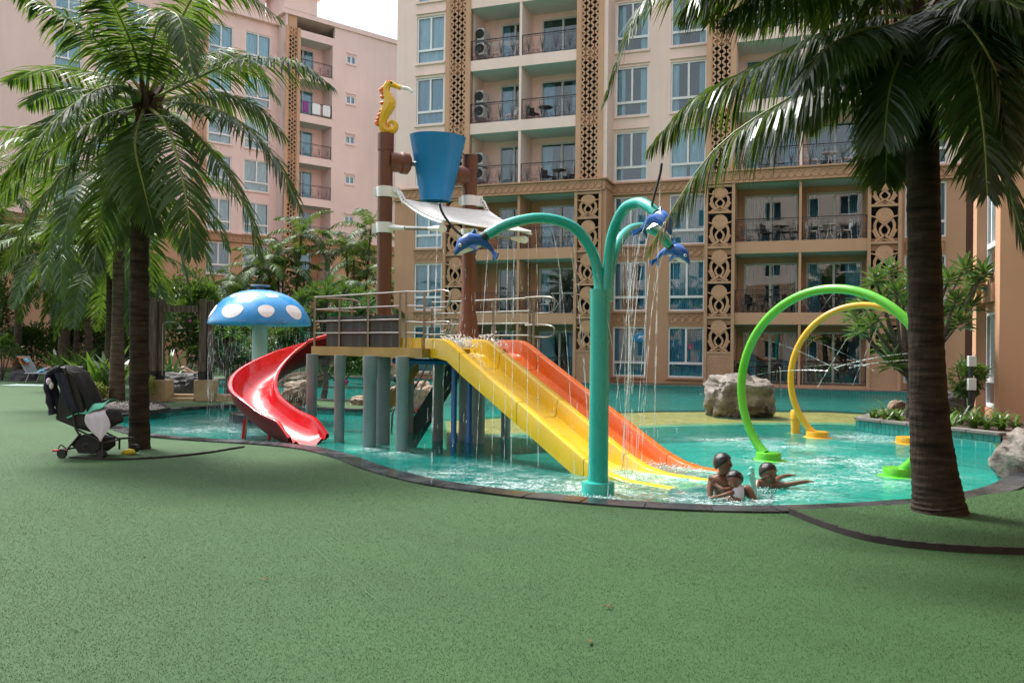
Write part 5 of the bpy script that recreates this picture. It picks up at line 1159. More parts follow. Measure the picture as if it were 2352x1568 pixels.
rock('weathered boulder on the pool edge beside the planter', V((7.25,10.95,.12)), (.6,.7,.5), 2, 'rock')
rock('tan boulder behind the red slide exit', at(682,915,21.5,.25), (.42,.4,.36), 3, 'rock_tan'); rock('pale boulder behind the tower stair', at(965,925,21.0,.22), (.36,.36,.42), 4, 'rock_tan')
rock('dark flat boulder between the shower posts', at(412,885,24.2,.24), (.62,.5,.42), 5, 'rock_dark'); rock('small tan rock on the turf strip under the deck', at(835,922,22.0,.08), (.3,.25,.16), 6, 'rock_tan')
rock('tan stones at the far pool edge behind the slide', at(690,850,33,.1), (.9,.5,.35), 7, 'rock_tan'); rock('grey rock in the planter behind the dark palm', at(2160,905,18.6,.3), (.5,.4,.4), 8, 'rock_dark')
rock('reddish rock at the foot of the frangipani', at(2062,915,18.6,.25), (.22,.2,.24), 9, 'rock_tan'); rock('grey stone at the left lawn edge', at(55,845,33,.1), (.5,.4,.3), 10, 'rock_dark')
# ================================================================ stroller, shower frame, furniture, people, moving water
random.seed(77)
MT['blackfab'] = mat('black_fabric', (.012, .012, .014), .85, .3, 9, 60, .3); MT['navy'] = mat('navy_jacket', (.010, .012, .028), .85, .3, 7, 50, .3); MT['charcoal'] = mat('charcoal_fabric', (.03, .032, .03), .9, .2, 9)
MT['mintcloth'] = mat('mint_towel', (.10, .42, .30), .9, .15, 12, 80, .3); MT['whitecloth'] = mat('lilac_white_cloth', (.62, .58, .68), .9, .06, 5, 60, .15); MT['blackplastic'] = mat('black_plastic', (.014, .014, .015), .4, .15, 5)
def cloth(rows, name, m, parent, th=.012, sub=2):
    q = MB(); q.grid(rows); o = q.build(name, MT[m], parent); a = o.modifiers.new('t','SOLIDIFY'); a.thickness = th; b = o.modifiers.new('s','SUBSURF'); b.levels = sub; b.render_levels = sub
    o.data.polygons.foreach_set('use_smooth', [True]*len(o.data.polygons)); return o
ST = thing('stroller', 'black folding stroller draped with navy jacket and mint and white cloths', 'stroller', G(210,1048), R(-6))
def sp(X, Y, y=0): return V(((91.9+.1562*X-210)*.00605, y, (1048-(826.7+.1562*Y))*.00605))
def wheel(X, Y, y, r):
    c = sp(X, Y, y); M = Matrix.Rotation(R(90), 3, 'X'); q = MB(); q.lathe([(r*.62,-.02),(r*.94,-.022),(r,-.012),(r,.012),(r*.94,.022),(r*.62,.02)], c, 20, M); w = autosm(q.build('wheel', MT['dark'], ST))
    q = MB(); q.lathe([(0,-.018),(r*.66,-.014),(r*.66,.014),(0,.018)], c, 14, M); q.build('rim', MT['blackplastic'], w)
for y in (-.22,.22): wheel(455, 1350, y, .068)
for y in (-.2,-.15): wheel(1030, 1352, y, .06)
for y in (.2,.25): wheel(1285, 1310, y, .06)
for y in (-.2, .2):
    for a, b in (((520,1290),(720,1060)), ((700,1080),(640,985)), ((640,985),(1060,1180)), ((1060,1180),(1060,1330)), ((640,985),(470,120)), ((470,120),(330,110))):
        q = MB(); q.tube([sp(*a, y), sp(*b, y)], .014, 7); q.build('frame_tube', MT['blackplastic'], ST)
for X, Y in ((520,1290),(1060,1185),(640,985),(330,112)): q = MB(); q.tube([sp(X,Y,-.2), sp(X,Y,.2)], .013, 7); q.build('cross_tube', MT['blackplastic'], ST)
q = MB(); q.tube([sp(1050,1170,.2), sp(1280,1150,.2), sp(1290,1240,.22)], .016, 7); q.build('frame_tube', MT['blackplastic'], ST)
q = MB(); q.prism([(sp(X,Y).x, sp(X,Y).z) for X, Y in [(560,1215),(690,1330),(900,1350),(1010,1270),(1000,1140),(700,1085)]], -.19, .19, Matrix.Rotation(R(90),4,'X')); bk = q.build('basket', MT['blackfab'], ST)
rows = []
for t in range(13): a = t/12*2*math.pi; rows.append([sp(785+52*math.cos(a), 1240+52*math.sin(a), -.192), sp(785+46*math.cos(a), 1240+46*math.sin(a), -.194)])
q = MB(); q.grid(rows); MT['grey_print'] = mat('grey_print', (.05, .055, .055), .7, .1, 5); q.beam(sp(760,1215,-.194), sp(812,1215,-.194), .012, .006); q.beam(sp(788,1215,-.194), sp(788,1275,-.194), .012, .006); q.build('emblem', MT['grey_print'], bk)
q = MB(); q.prism([(sp(X,Y).x, sp(X,Y).z) for X, Y in [(300,870),(640,995),(820,960),(760,760),(600,180),(470,130),(370,420)]], -.18, .18, Matrix.Rotation(R(90),4,'X')); o = q.build('seat', MT['charcoal'], ST, bevel=.03)
q = MB(); q.prism([(sp(X,Y).x, sp(X,Y).z) for X, Y in [(620,900),(640,1000),(860,1050),(1180,900),(1100,740),(800,760)]], -.17, .17, Matrix.Rotation(R(90),4,'X')); o = q.build('seat_pad', MT['blackfab'], ST, bevel=.04)
rows = []
for i in range(7):
    t = i/6; base = [(310,105),(430,85),(560,150),(660,300),(740,450),(790,590),(800,700)][i]; rows.append([sp(base[0]+12*math.sin(k*1.3), base[1]+abs(k-4)**1.8*6, -.2+.05*k) for k in range(9)])
cloth(rows, 'canopy', 'blackfab', ST, .02)
rows = []
for i, (X, Y) in enumerate([(300,130),(350,115),(420,200),(480,380),(540,560),(600,720)]): rows.append([sp(X-110+i*16+k*24+14*math.sin(k*2+i), Y+k*10+10*math.cos(k*2.2), -.215+.012*math.sin(k*1.7+i)) for k in range(8)])
cloth(rows, 'jacket', 'navy', ST, .03)
for y, pts in ((-.2, [(400,125),(270,165),(200,300),(215,480),(250,640),(290,790)]), (-.1, [(360,130),(240,240),(240,460),(300,650),(300,760)])):
    q = MB(); q.tube(bez([sp(X, Y, y) for X, Y in pts], 16), [.055+.012*math.sin(i*1.7) for i in range(17)], 9, sq=.8); autosm(q.build('jacket_sleeve', MT['navy'], ST), 70)
q = MB(); q.ball(sp(270,310,-.27), (.035,.03,.05), 9, 6); q.ball(sp(310,370,-.27), (.03,.02,.05), 9, 6); q.build('white_lining', MT['whitecloth'], ST, smooth=True)
rows = [[sp(480+i*85, 770-26*i+22*math.sin(i*2.1+k), -.2+k*.065)+V((0,0,.015*math.sin(k*2+i))) for k in range(7)] for i in range(8)]
rows = [[p-V((0,0,.09*(k == 0)+.03*(k == 1))) for k, p in enumerate(r)] for r in rows]; cloth(rows, 'mint_towel', 'mintcloth', ST, .016)
rows = []
for i, (Xa, Ya, Xb, Yb) in enumerate([(800,740,1060,715),(770,880,1160,830),(850,980,1195,960),(920,1060,1120,1040),(1000,1110,1080,1100),(1030,1165,1050,1165)]):
    rows.append([sp(Xa+(Xb-Xa)*k/7, Ya+(Yb-Ya)*k/7, -.205-.01*math.sin(k*2.3+i)) for k in range(8)])
rows.insert(0, [p+V((0,.2,.015)) for p in rows[0]]); cloth(rows, 'white_cloth', 'whitecloth', ST, .01)
MT['redrub'] = mat('red_rubber', (.35, .01, .01), .5, .1, 5); MT['yelrub'] = mat('yellow_green_rubber', (.55, .50, .03), .5, .25, 20)
FF = thing('flip_flop', 'red flip flop with black strap lying behind the stroller wheel', 'sandal', G(138,1036)); q = MB(); q.lathe([(.055,0),(.06,.012),(.055,.024)], (0,0,.0), 14, Matrix.Diagonal((2.0,.9,1)).to_3x3()); q.build('sole', MT['redrub'], FF)
q = MB(); q.tube(bez([(.07,.04,.03),(.0,.02,.09),(-.03,0,.03)], 8), .009, 6); q.build('strap', MT['dark'], FF)
CR = thing('clog', 'yellow rubber clog leaning against the front stroller wheel', 'shoe', G(296,1046)); q = MB(); q.tube(bez([(-.09,0,.03),(-.03,0,.045),(.05,0,.055),(.09,.0,.035)], 8), [.03,.045,.048,.05,.05,.048,.042,.035,.02], 10); autosm(q.build('upper', MT['yelrub'], CR), 60)
# ---- outdoor shower of old timbers
def woodmat():
    m, n, l, b = nodes('weathered_timber'); f = nz(n, l, 3, 6, None, (9,9,.7)); c = ramp(n, l, f, [(.3,(.035,.026,.02)),(.5,(.11,.085,.065)),(.75,(.22,.18,.15))]); l.new(c, b.inputs['Base Color']); b.inputs['Roughness'].default_value = .85; bump(n, l, b, f, .7, .03); return m
MT['timber'] = woodmat()
GT = thing('outdoor_shower', 'shower frame of weathered sleepers on sandstone blocks', 'shower', G(412,922))
for px, planks in ((360, ((343,360,0,2.78),(362,374,.12,2.76),(350,362,.2,2.7))), (465, ((452,467,0,2.78),(468.5,480,.12,2.75),(458,470,.2,2.7)))):
    c = G(px, 922); q = MB(); q.box(c.x-.25, c.x+.25, c.y, c.y+.5, 0, .58); q.build('stone_block', MT['sandstone'], GT, world=True, bevel=.015)
    for a, b, dy, zt in planks:
        xa, xb = P(a, 800, 22.4).x, P(b, 800, 22.4).x; q = MB(); q.box(xa, xb, c.y+.08+dy, c.y+.2+dy, .58, zt+.0); q.build('sleeper', MT['timber'], GT, world=True, bevel=.012)
        q = MB(); q.box(xa-.006, xb+.006, c.y+.074+dy, c.y+.206+dy, .585, .82); q.build('dark_shoe', MT['dark'], GT, world=True)
q = MB(); q.box(P(372,700,22.5).x, P(454,700,22.5).x, 22.42, 22.56, 2.42, 2.60); q.build('crossbeam', MT['timber'], GT, world=True)
for z, dy in ((.09,.0),(.18,.12)): q = MB(); q.box(P(384,900,22.3).x, P(441,900,22.3).x, 22.34+dy*2, 22.6+dy*2, 0, z); q.build('step', MT['sandstone'], GT, world=True)
x0 = P(376,740,22.4).x; q = MB(); q.tube(bez([(x0,22.35,.7),(x0,22.35,1.5),(x0,22.35,2.05),(x0+.12,22.3,2.13),(x0+.45,22.2,2.13),(x0+.52,22.2,2.05)], 20), .014, 7); q.build('shower_pipe', MT['steel'], GT, world=True)
q = MB(); q.lathe([(.09,0),(.09,.02),(.03,.05),(.02,.09)], (x0+.52,22.2,1.96), 14); q.build('shower_head', MT['steel'], GT, world=True)
# ---- loungers
MT['alu'] = mat('grey_aluminium', (.40, .42, .43), .4, .1, 4, metal=.4); MT['sling'] = mat('grey_sling', (.30, .33, .36), .8, .1, 10); MT['orange_cloth'] = mat('orange_towel', (.62, .16, .05), .9, .15, 8, 60, .3); MT['blue_cloth'] = mat('pale_blue_towel', (.25, .50, .65), .9, .4, 6, 60, .3); MT['pinkish'] = mat('pink_towel', (.65, .35, .33), .9, .3, 6)
MT['orangewood'] = mat('orange_sling', (.55, .17, .03), .6, .15, 6)
def lounger(label, c, rz, sling, bag=None, group=None):
    r = thing('sun_lounger', label, 'sun lounger', c, rz, group)
    for y in (-.3,.3):
        q = MB(); q.tube([(-.2,y,.36),(1.25,y,.36)], .022, 7); q.build('side_rail', MT['alu'], r)
        for x in (-.1, 1.05): q = MB(); q.tube([(x+.1,y,.36),(x-.05,y,0)], .02, 7); q.build('leg', MT['alu'], r)
        q = MB(); q.tube([(-.1,y,.36),(-.52,y,1.0)], .022, 7); q.build('back_rail', MT['alu'], r)
    q = MB(); q.box(-.15,1.25,-.29,.29,.345,.375); q.build('seat_sling', MT[sling], r); q = MB(); q.beam((-.1,0,.37),(-.52,0,1.0),.57,.02); q.build('back_sling', MT[sling], r); return r
lc = G(80,878); lounger('grey sun lounger draped with towels on the left lawn', lc, R(-8), 'sling')
TWL = thing('beach_towel', 'orange and blue towel hung over the lounger backrest', 'towel', lc+V((-.45,0,.4)))
cloth([[V((-.18+.08*i, -.42+.0*k+.015*math.sin(k*2), .70-abs(i-2)*.27+.02*math.sin(k*3+i))) for i in range(5)] if False else [V((-.22+.10*i, -.36+.09*k+.02*math.sin(i*3), .62-.17*abs(i-2)+.02*math.sin(k*2))) for i in range(5)] for k in range(7)], 'orange_towel', 'orange_cloth', TWL, .02)
cloth([[V((-.05+.10*i, -.30+.09*k, .60-.16*abs(i-1.5)+.03*math.sin(k*2+1))) for i in range(4)] for k in range(5)], 'blue_towel', 'blue_cloth', TWL, .02)
BG = thing('beach_towel', 'crumpled blue and pink towels heaped on the lounger seat', 'towel', lc+V((.35,0,.37)))
rows = [[V((-.3+.09*i, -.25+.08*k, max(0, .22*math.exp(-((i-4)**2)/9-((k-3)**2)/6))+.05*math.sin(i*2.1+k*1.7))) for i in range(9)] for k in range(7)]; cloth(rows, 'heap', 'blue_cloth', BG, .02)
rows = [[V((.08+.07*i, -.27+.08*k, .07+.25*math.exp(-((i-3)**2)/5-((k-2)**2)/5)+.03*math.sin(i*2.1+k*1.7))) for i in range(6)] for k in range(5)]; cloth(rows, 'pink_towel', 'pinkish', BG, .02)
MTL = link('lawn_mat', MB().box(-.75,.75,-.5,.5,.004,.02).mesh('lawn_mat', MT['mushstem']), loc=G(68,885), label='pale green mat lying on the turf by the lounger', cat='mat')
for i, (px, Yv) in enumerate(((415,33.6),(432,35.5))): lounger(('orange sun lounger behind the sunbather', 'orange sun lounger by the far hedge')[i], P(px,860,Yv)*V((1,1,0)) if False else V((P(px,860,Yv).x, Yv, 0)), R(200), 'orangewood')
lounger('grey lounger under the sunbather', V((P(392,860,31).x, 31, 0)), R(-12), 'sling')
# ---- pool ladders on the far edge
def ladder(px0, px1, label):
    r = thing('pool_ladder', label, 'pool ladder', (P((px0+px1)/2,880,34.3).x, 34.3, 0)); xa, xb = P(px0,880,34.3).x, P(px1,880,34.3).x
    for x in (xa, xb): q = MB(); q.tube(bez([(x,34.75,-.02),(x,34.75,.7),(x,34.6,.88),(x,34.35,.82),(x,34.3,.5),(x,34.3,-.6)], 16), .035, 8); q.build('rail', MT['steel'], r, world=True)
    for z in (-.06,-.35): q = MB(); q.box(xa, xb, 34.22, 34.38, z-.03, z+.03); q.build('step', MT['white_gc'], r, world=True)
ladder(1792, 1821, 'steel pool ladder left of the yellow hoop on the far edge'); ladder(1843, 1872, 'steel pool ladder seen through the yellow hoop')
# ---- meter post
MT['acwhite'] = mat('aircon_white', (.55, .56, .55), .5, .08, 3)
mp = P(2229, 925, 16.9); MP = thing('meter_post', 'dark post with two white meter boxes among planter bushes', 'post', (mp.x, mp.y, .1)); q = MB(); q.tube([(0,0,0),(0,0,1.35)], .05, 10); q.build('pole', MT['dark'], MP)
for z, s in ((.72,.2),(1.2,.18)): q = MB(); q.box(-.11,.05,-.13,-.05,z,z+.24*s/.2); q.build('meter_box', MT['acwhite'], MP, bevel=.01)
# ---- balcony furniture
MT['wicker'] = mat('black_wicker', (.014, .012, .011), .6, .3, 30, 60, .4); MT['castwhite'] = mat('white_cast_metal', (.75, .76, .76), .4, .05, 4)
def chair(m, cast=False):
    r = thing('balcony_chair', 'x', 'chair')
    q = MB(); q.box(-.22,.22,-.22,.22,.42,.46); q.build('seat', MT[m], r)
    if cast:
        q = MB()
        for k in range(-3, 4): q.tube(bez([(0,.21,.46),(k*.05,.23,.62),(k*.075,.25,.80-abs(k)*.035)], 6), .014, 4)
        q.tube([(.24*math.cos(a), .25, .62+.24*math.sin(a)) for a in [math.pi*i/10-.2 for i in range(13)]], .016, 5); q.build('backrest', MT[m], r)
    else: q = MB(); q.grid([[V((.23*math.sin(a), .22*abs(math.cos(a))**.5, z)) for a in [R(-100+20*i) for i in range(11)]] for z in (.42,.62,.82)]); o = q.build('backrest', MT[m], r); o.modifiers.new('s','SOLIDIFY').thickness = .03
    for x in (-.2,.2):
        for y in (-.2,.2): q = MB(); q.tube([(x,y,.42),(x*1.12,y*1.12,0)], .016, 5); q.build('leg', MT[m], r)
    return r
def table(m):
    r = thing('balcony_table', 'x', 'table'); q = MB(); q.lathe([(.33,.68),(.34,.70),(.33,.71),(0,.71)], (0,0,0), 18); q.build('table_top', MT[m], r)
    for k in range(3): a = k*2.09; q = MB(); q.tube([(.03*math.cos(a),.03*math.sin(a),.68),(.08*math.cos(a),.08*math.sin(a),.35),(.26*math.cos(a),.26*math.sin(a),0)], .016, 5); q.build('leg', MT[m], r)
    return r
PROTO = {}
def place(kind, m, u, v, k, rz, label):
    key = (kind, m); w = BW(u, v, floors[k])
    if key not in PROTO: o = PROTO[key] = (table(m) if kind == 'table' else chair(m, kind == 'cast')); o.location = w; o.rotation_euler = (0,0,rz+BA)
    else: o = copy_tree(PROTO[key], None, w, rz+BA)
    o['label'] = label; return o
fln = ['ground floor','first floor','second floor','balcony just above the cornice','balcony two floors above the cornice','balcony three floors above the cornice']
side = {1:'behind the brown pole', 2:'by the teal fountain'}
def cset(k, u, m='wicker', cast=False, wh='', two=True):
    col = 'black' if m == 'wicker' else 'white'
    place('table', m, u, .75, k, 0, f'round {col} table {wh}')
    place('cast' if cast else 'chair', m, u-.62, .8, k, R(75), f'{col} chair left of the table {wh}')
    if two: place('cast' if cast else 'chair', m, u+.62, .8, k, R(-75), f'{col} chair right of the table {wh}')
cset(4, -11.6, wh='on a pink floor two above the cornice', two=False); cset(3, -10.9, wh='on the pink floor above the cornice')
cset(2, -1.0, wh='on the upper tan floor over the green hoop'); cset(2, .9, 'castwhite', True, wh='on the upper tan floor over the green hoop')
cset(1, -1.6, wh='on the middle tan floor behind the green hoop'); cset(1, 1.4, wh='on the middle tan floor behind the hoops'); cset(0, -1.9, wh='on the ground floor behind the boulder', two=True); cset(3, .9, 'castwhite', True, wh='on the pink floor over the hoops'); cset(0, -11.2, wh='on the ground floor behind the orange lane')
place('cast','castwhite', -11.4, .6, 1, 0, 'white cast chair on the middle tan floor behind the slide rails'); place('cast','castwhite', -13.3, .7, 4, R(-40), 'white chair on a pink balcony beside air conditioners')
def rack(u, v, k, label, h=.95):
    w = BW(u, v, floors[k]); r = thing('drying_rack', label, 'drying rack', w, BA)
    for x in (-.45, .45):
        for s in (-1, 1): q = MB(); q.tube([(x-.3*s,0,0),(x+.3*s,.1*s,h)], .013, 5); q.build('leg', MT['castwhite'], r)
    for i in range(6): q = MB(); q.tube([(-.75,-.2+.08*i,h),(.75,-.2+.08*i,h)], .009, 4); q.build('bar', MT['castwhite'], r)
rack(-13.7,.8,5,'white drying rack on the high pink balcony with air conditioners'); rack(-10.4,.7,1,'white folding rack behind the slide tower rails'); rack(.4,.8,1,'white drying rack on the middle tan floor behind the hoops')
for k in (3, 4, 5):
    for j, z in enumerate((1.15, .45)):
        r = thing('air_conditioner', f"{('upper','lower')[j]} air conditioner unit on the pink balcony {('just above','two floors above','three floors above')[k-3]} the cornice", 'air conditioner', BW(-14.85, .9, floors[k]+z), BA)
        q = MB(); q.box(-.18,.18,-.4,.4,0,.58); q.build('casing', MT['acwhite'], r, bevel=.02); q = MB(); q.lathe([(.22,0),(.22,.02),(0,.02)], (-.02,-.41,.3), 18, Matrix.Rotation(R(90),3,'X')); q.build('fan_grille', MT['charcoal'], r)
        q = MB(); q.box(-.22,.2,-.3,.3,-.05,-.02); q.build('bracket', MT['alu'], r)
def LW(u, v, z): return LO+V((u*math.cos(LA)-v*math.sin(LA), u*math.sin(LA)+v*math.cos(LA), z))
MT['purple'] = mat('purple_cloth', (.25, .06, .25), .9, .2, 5)
for u0, w, m, lab in ((ba0+.36*(ba1-ba0),.24*(ba1-ba0),'castwhite','white towel drying on the left of the pink block balcony rail'), (ba0+.67*(ba1-ba0),.22*(ba1-ba0),'castwhite','white towel drying at the right end of the pink block balcony rail'), (ba0+.08*(ba1-ba0),.18*(ba1-ba0),'purple','purple cloth drying on the pink block balcony rail')):
    t = thing('drying_towel', lab, 'towel', LW(u0, -.02, fl[6]+.1), LA); cloth([[V((w*i/8, .015*math.sin(i*2), z)) for i in range(9)] for z in (0,.4,.85)], 'cloth', m, t, .015, 1)
# ---- people
def skin(name, c): 
    m, n, l, b = nodes(name); f = nz(n, l, 14, 3); l.new(ramp(n, l, f, [(.3, tuple(x*.85 for x in c)), (.7, tuple(min(1,x*1.12) for x in c))]), b.inputs['Base Color']); b.inputs['Roughness'].default_value = .38; b.inputs['Subsurface Weight'].default_value = .08; b.inputs['Subsurface Scale'].default_value = .01; return m
MT['skin1'] = skin('brown_skin', (.16, .075, .045)); MT['skin2'] = skin('light_brown_skin', (.28, .14, .09)); MT['skin3'] = skin('tanned_skin', (.45, .25, .17)); MT['hair'] = mat('black_wet_hair', (.006, .005, .005), .3, .3, 30, 90, .6)
def person(label, base, nodes_, edges, root, m, hair=None, eyes=None, lev=2):
    r = thing('person', label, 'person', base); names = list(nodes_); me = bpy.data.meshes.new('body')
    me.from_pydata([V(nodes_[k][0]) for k in names], [(names.index(a), names.index(b)) for a, b in edges], []); me.materials.append(MT[m])
    o = link('body', me, r, world=True); bpy.context.view_layer.objects.active = o; sk = o.modifiers.new('skin','SKIN'); sk.use_smooth_shade = True
    if not me.skin_vertices: 
        bm = bmesh.new(); bm.from_mesh(me); bm.verts.layers.skin.verify(); bm.to_mesh(me); bm.free()
    for i, k in enumerate(names):
        rr = nodes_[k][1]; d = me.skin_vertices[0].data[i]; d.radius = (rr, rr) if not isinstance(rr, tuple) else rr; d.use_root = (k == root)
    s = o.modifiers.new('sub','SUBSURF'); s.levels = lev; s.render_levels = lev
    if hair:
        c, rad, fwd = hair; q = MB(); f = V(fwd).normalized(); rows = []
        for i in range(9):
            row = []
            for k in range(18):
                ph = 2*math.pi*k/18; fr = math.cos(ph)*f.x+math.sin(ph)*f.y; th2 = math.pi*(.54-.19*fr+.06*max(0,-fr))*i/8; d = V((math.sin(th2)*math.cos(ph), math.sin(th2)*math.sin(ph), math.cos(th2)))
                kk = 1+.09*mnoise.noise(d*7)+.05*mnoise.noise(d*19); row.append(V(c)+V((d.x*rad[0]*kk, d.y*rad[1]*kk, d.z*rad[2]*kk)))
            rows.append(row)
        q.grid(rows, True); h = q.build('hair', MT['hair'], r, world=True, smooth=True); h.modifiers.new('s','SOLIDIFY').thickness = .012
    for e in eyes or []: q = MB(); q.ball(e, .010, 6, 5); q.build('eye', MT['eye'], r, world=True)
    return r
def pp(X, Y, Yd): return P(1561.9+.1562*X, 980+.1562*Y, Yd)
def hand(nd, ed, pre, wrist, d, upv, s=.5):
    d = V(d).normalized(); upv = V(upv); sd = d.cross(upv).normalized(); palm = V(wrist)+d*.075*s; nd[pre+'palm'] = (palm, .032*s); ed.append((pre+'wrist', pre+'palm'))
    for i, (o_, L) in enumerate(((-.030,.060),(-.010,.072),(.010,.068),(.030,.052))):
        a = palm+d*.035*s+sd*o_*s; nd[f'{pre}f{i}a'] = (a, .0105*s); nd[f'{pre}f{i}b'] = (a+d*L*.5*s-upv*.004*s, .0095*s); nd[f'{pre}f{i}c'] = (a+d*L*s-upv*.018*s, .007*s); ed += [(pre+'palm', f'{pre}f{i}a'), (f'{pre}f{i}a', f'{pre}f{i}b'), (f'{pre}f{i}b', f'{pre}f{i}c')]
    t = V(wrist)+d*.03*s-sd*.036*s; nd[pre+'t0'] = (t, .011*s); nd[pre+'t1'] = (t+(d*.6-sd*.6)*.045*s, .009*s); ed += [(pre+'wrist', pre+'t0'), (pre+'t0', pre+'t1')]
def headnodes(nd, ed, c, neck, fwd, s=1.0, pre=''):
    c = V(c); f = V(fwd).normalized(); sd = f.cross(V((0,0,1))).normalized()
    nd[pre+'skull'] = (c+V((0,0,.02*s))-f*.01*s, .105*s); nd[pre+'crown'] = (c+V((0,0,.085*s))-f*.012*s, .092*s); nd[pre+'top'] = (c+V((0,0,.125*s))-f*.012*s, .06*s); nd[pre+'jaw'] = (c-V((0,0,.055*s))+f*.026*s, .072*s); nd[pre+'chin'] = (c-V((0,0,.09*s))+f*.052*s, .034*s)
    nd[pre+'nose'] = (c+f*.098*s-V((0,0,.012*s)), .017*s); nd[pre+'nosebr'] = (c+f*.075*s+V((0,0,.02*s)), .03*s); nd[pre+'mouth'] = (c+f*.078*s-V((0,0,.05*s)), .028*s)
    ed += [(neck, pre+'jaw'), (pre+'jaw', pre+'skull'), (pre+'skull', pre+'crown'), (pre+'crown', pre+'top'), (pre+'jaw', pre+'chin'), (pre+'skull', pre+'nosebr'), (pre+'nosebr', pre+'nose'), (pre+'jaw', pre+'mouth')]
    for k in (-1, 1): nd[pre+f'ear{k}'] = (c+sd*k*.088*s-f*.01*s, .026*s); ed.append((pre+'skull', pre+f'ear{k}'))
    return [c+f*.086*s+sd*k*.034*s+V((0,0,.012*s)) for k in (-1, 1)]
# older boy sitting in the water at the slide end
Y0 = 9.6; nd = {}; ed = []
nd['pelvis'] = (pp(640,1150,Y0+.05), .13); nd['belly'] = (pp(640,1010,Y0+.02), .115); nd['chest'] = (pp(635,870,Y0), .125); nd['upper'] = (pp(625,770,Y0), .09); nd['neck'] = (pp(618,700,Y0), .046)
nd['ls'] = (pp(470,780,Y0), .058); nd['le'] = (pp(440,930,Y0-.05), .042); nd['lwrist'] = (pp(445,1050,Y0-.1), .03); nd['rs'] = (pp(800,800,Y0+.05), .055); nd['re'] = (pp(900,930,Y0-.1), .04); nd['rwrist'] = (pp(820,1000,Y0-.2), .028)
nd['lh'] = (pp(600,1160,Y0-.05), .09); nd['lk'] = (pp(800,1060,Y0-.25), .06); nd['lf'] = (pp(820,1200,Y0-.3), .04); nd['rh'] = (pp(700,1160,Y0+.05), .09); nd['rk'] = (pp(985,890,Y0-.1), .066); nd['rsh'] = (pp(1060,1040,Y0-.15), .05); nd['rf'] = (pp(1200,1180,Y0-.2), .035)
ed += [('pelvis','belly'),('belly','chest'),('chest','upper'),('upper','neck'),('upper','ls'),('ls','le'),('le','lwrist'),('upper','rs'),('rs','re'),('re','rwrist'),('pelvis','lh'),('lh','lk'),('lk','lf'),('pelvis','rh'),('rh','rk'),('rk','rsh'),('rsh','rf')]
hand(nd, ed, 'l', nd['lwrist'][0], (.1,-.2,-1), (0,-1,0), .9); hand(nd, ed, 'r', nd['rwrist'][0], (-.8,-.3,-.2), (0,0,1), .9)
hc = pp(640,560,Y0-.01); ey = headnodes(nd, ed, hc, 'neck', (.9,-.42,-.05), 1.0)
person('bare chested boy sitting in the shallows at the slide end holding a toddler', pp(640,1150,Y0), nd, ed, 'pelvis', 'skin1', (hc+V((-.012,.006,.028)), (.099,.101,.103), (.9,-.42,0)), ey)
# toddler clinging to him
Y1 = 9.35; nd = {}; ed = []
nd['pelvis'] = (pp(830,1080,Y1), .075); nd['belly'] = (pp(830,1000,Y1), .075); nd['chest'] = (pp(825,930,Y1), .07); nd['neck'] = (pp(815,885,Y1), .036); nd['ls'] = (pp(760,910,Y1), .035); nd['le'] = (pp(640,930,Y1-.05), .027); nd['lwrist'] = (pp(520,850,Y1+.03), .021); nd['rs'] = (pp(880,925,Y1), .034); nd['re'] = (pp(700,985,Y1-.08), .026); nd['rwrist'] = (pp(560,1025,Y1-.08), .02)
nd['k1'] = (pp(760,1120,Y1-.1), .045); nd['k2'] = (pp(900,1120,Y1), .045)
ed += [('pelvis','belly'),('belly','chest'),('chest','neck'),('chest','ls'),('ls','le'),('le','lwrist'),('chest','rs'),('rs','re'),('re','rwrist'),('pelvis','k1'),('pelvis','k2')]
hand(nd, ed, 'l', nd['lwrist'][0], (-.55,.1,.75), (0,-1,0), .62); hand(nd, ed, 'r', nd['rwrist'][0], (-1,0,-.1), (0,0,1), .6)
hc = pp(800,800,Y1); ey = headnodes(nd, ed, hc, 'neck', (-.35,-.75,-.5), .86)
TD = person('toddler in a white vest clinging to the sitting boy', pp(830,1080,Y1), nd, ed, 'pelvis', 'skin1', (hc+V((.004,.010,.024)), (.086,.088,.09), (-.3,-.7,0)), ey)
q = MB(); q.lathe([(.075,-.12),(.085,-.02),(.08,.08),(.05,.11)], pp(835,985,Y1), 12); q.build('vest', MT['whitecloth'], TD, world=True, smooth=True)
# raised leg in a pale swim sock beside them
nd = {'knee': (pp(1085,1060,9.75), .05), 'calf': (pp(1080,930,9.75), .043), 'ankle': (pp(1062,740,9.75), .032), 'heel': (pp(1050,650,9.76), .035), 'ball': (pp(1045,590,9.72), .024), 'toe': (pp(1012,690,9.68), .02), 'pelvis': (pp(1000,1200,9.8), .09), 'chest': (pp(900,1260,9.85), .10)}
MT['sock'] = mat('mint_swim_sock', (.28, .62, .58), .6, .1, 8)
PL_ = person('swimmer under water with one raised foot in a mint sock', pp(1000,1200,9.8), nd, [('chest','pelvis'),('pelvis','knee'),('knee','calf'),('calf','ankle'),('ankle','heel'),('heel','ball'),('ankle','toe')], 'pelvis', 'sock')
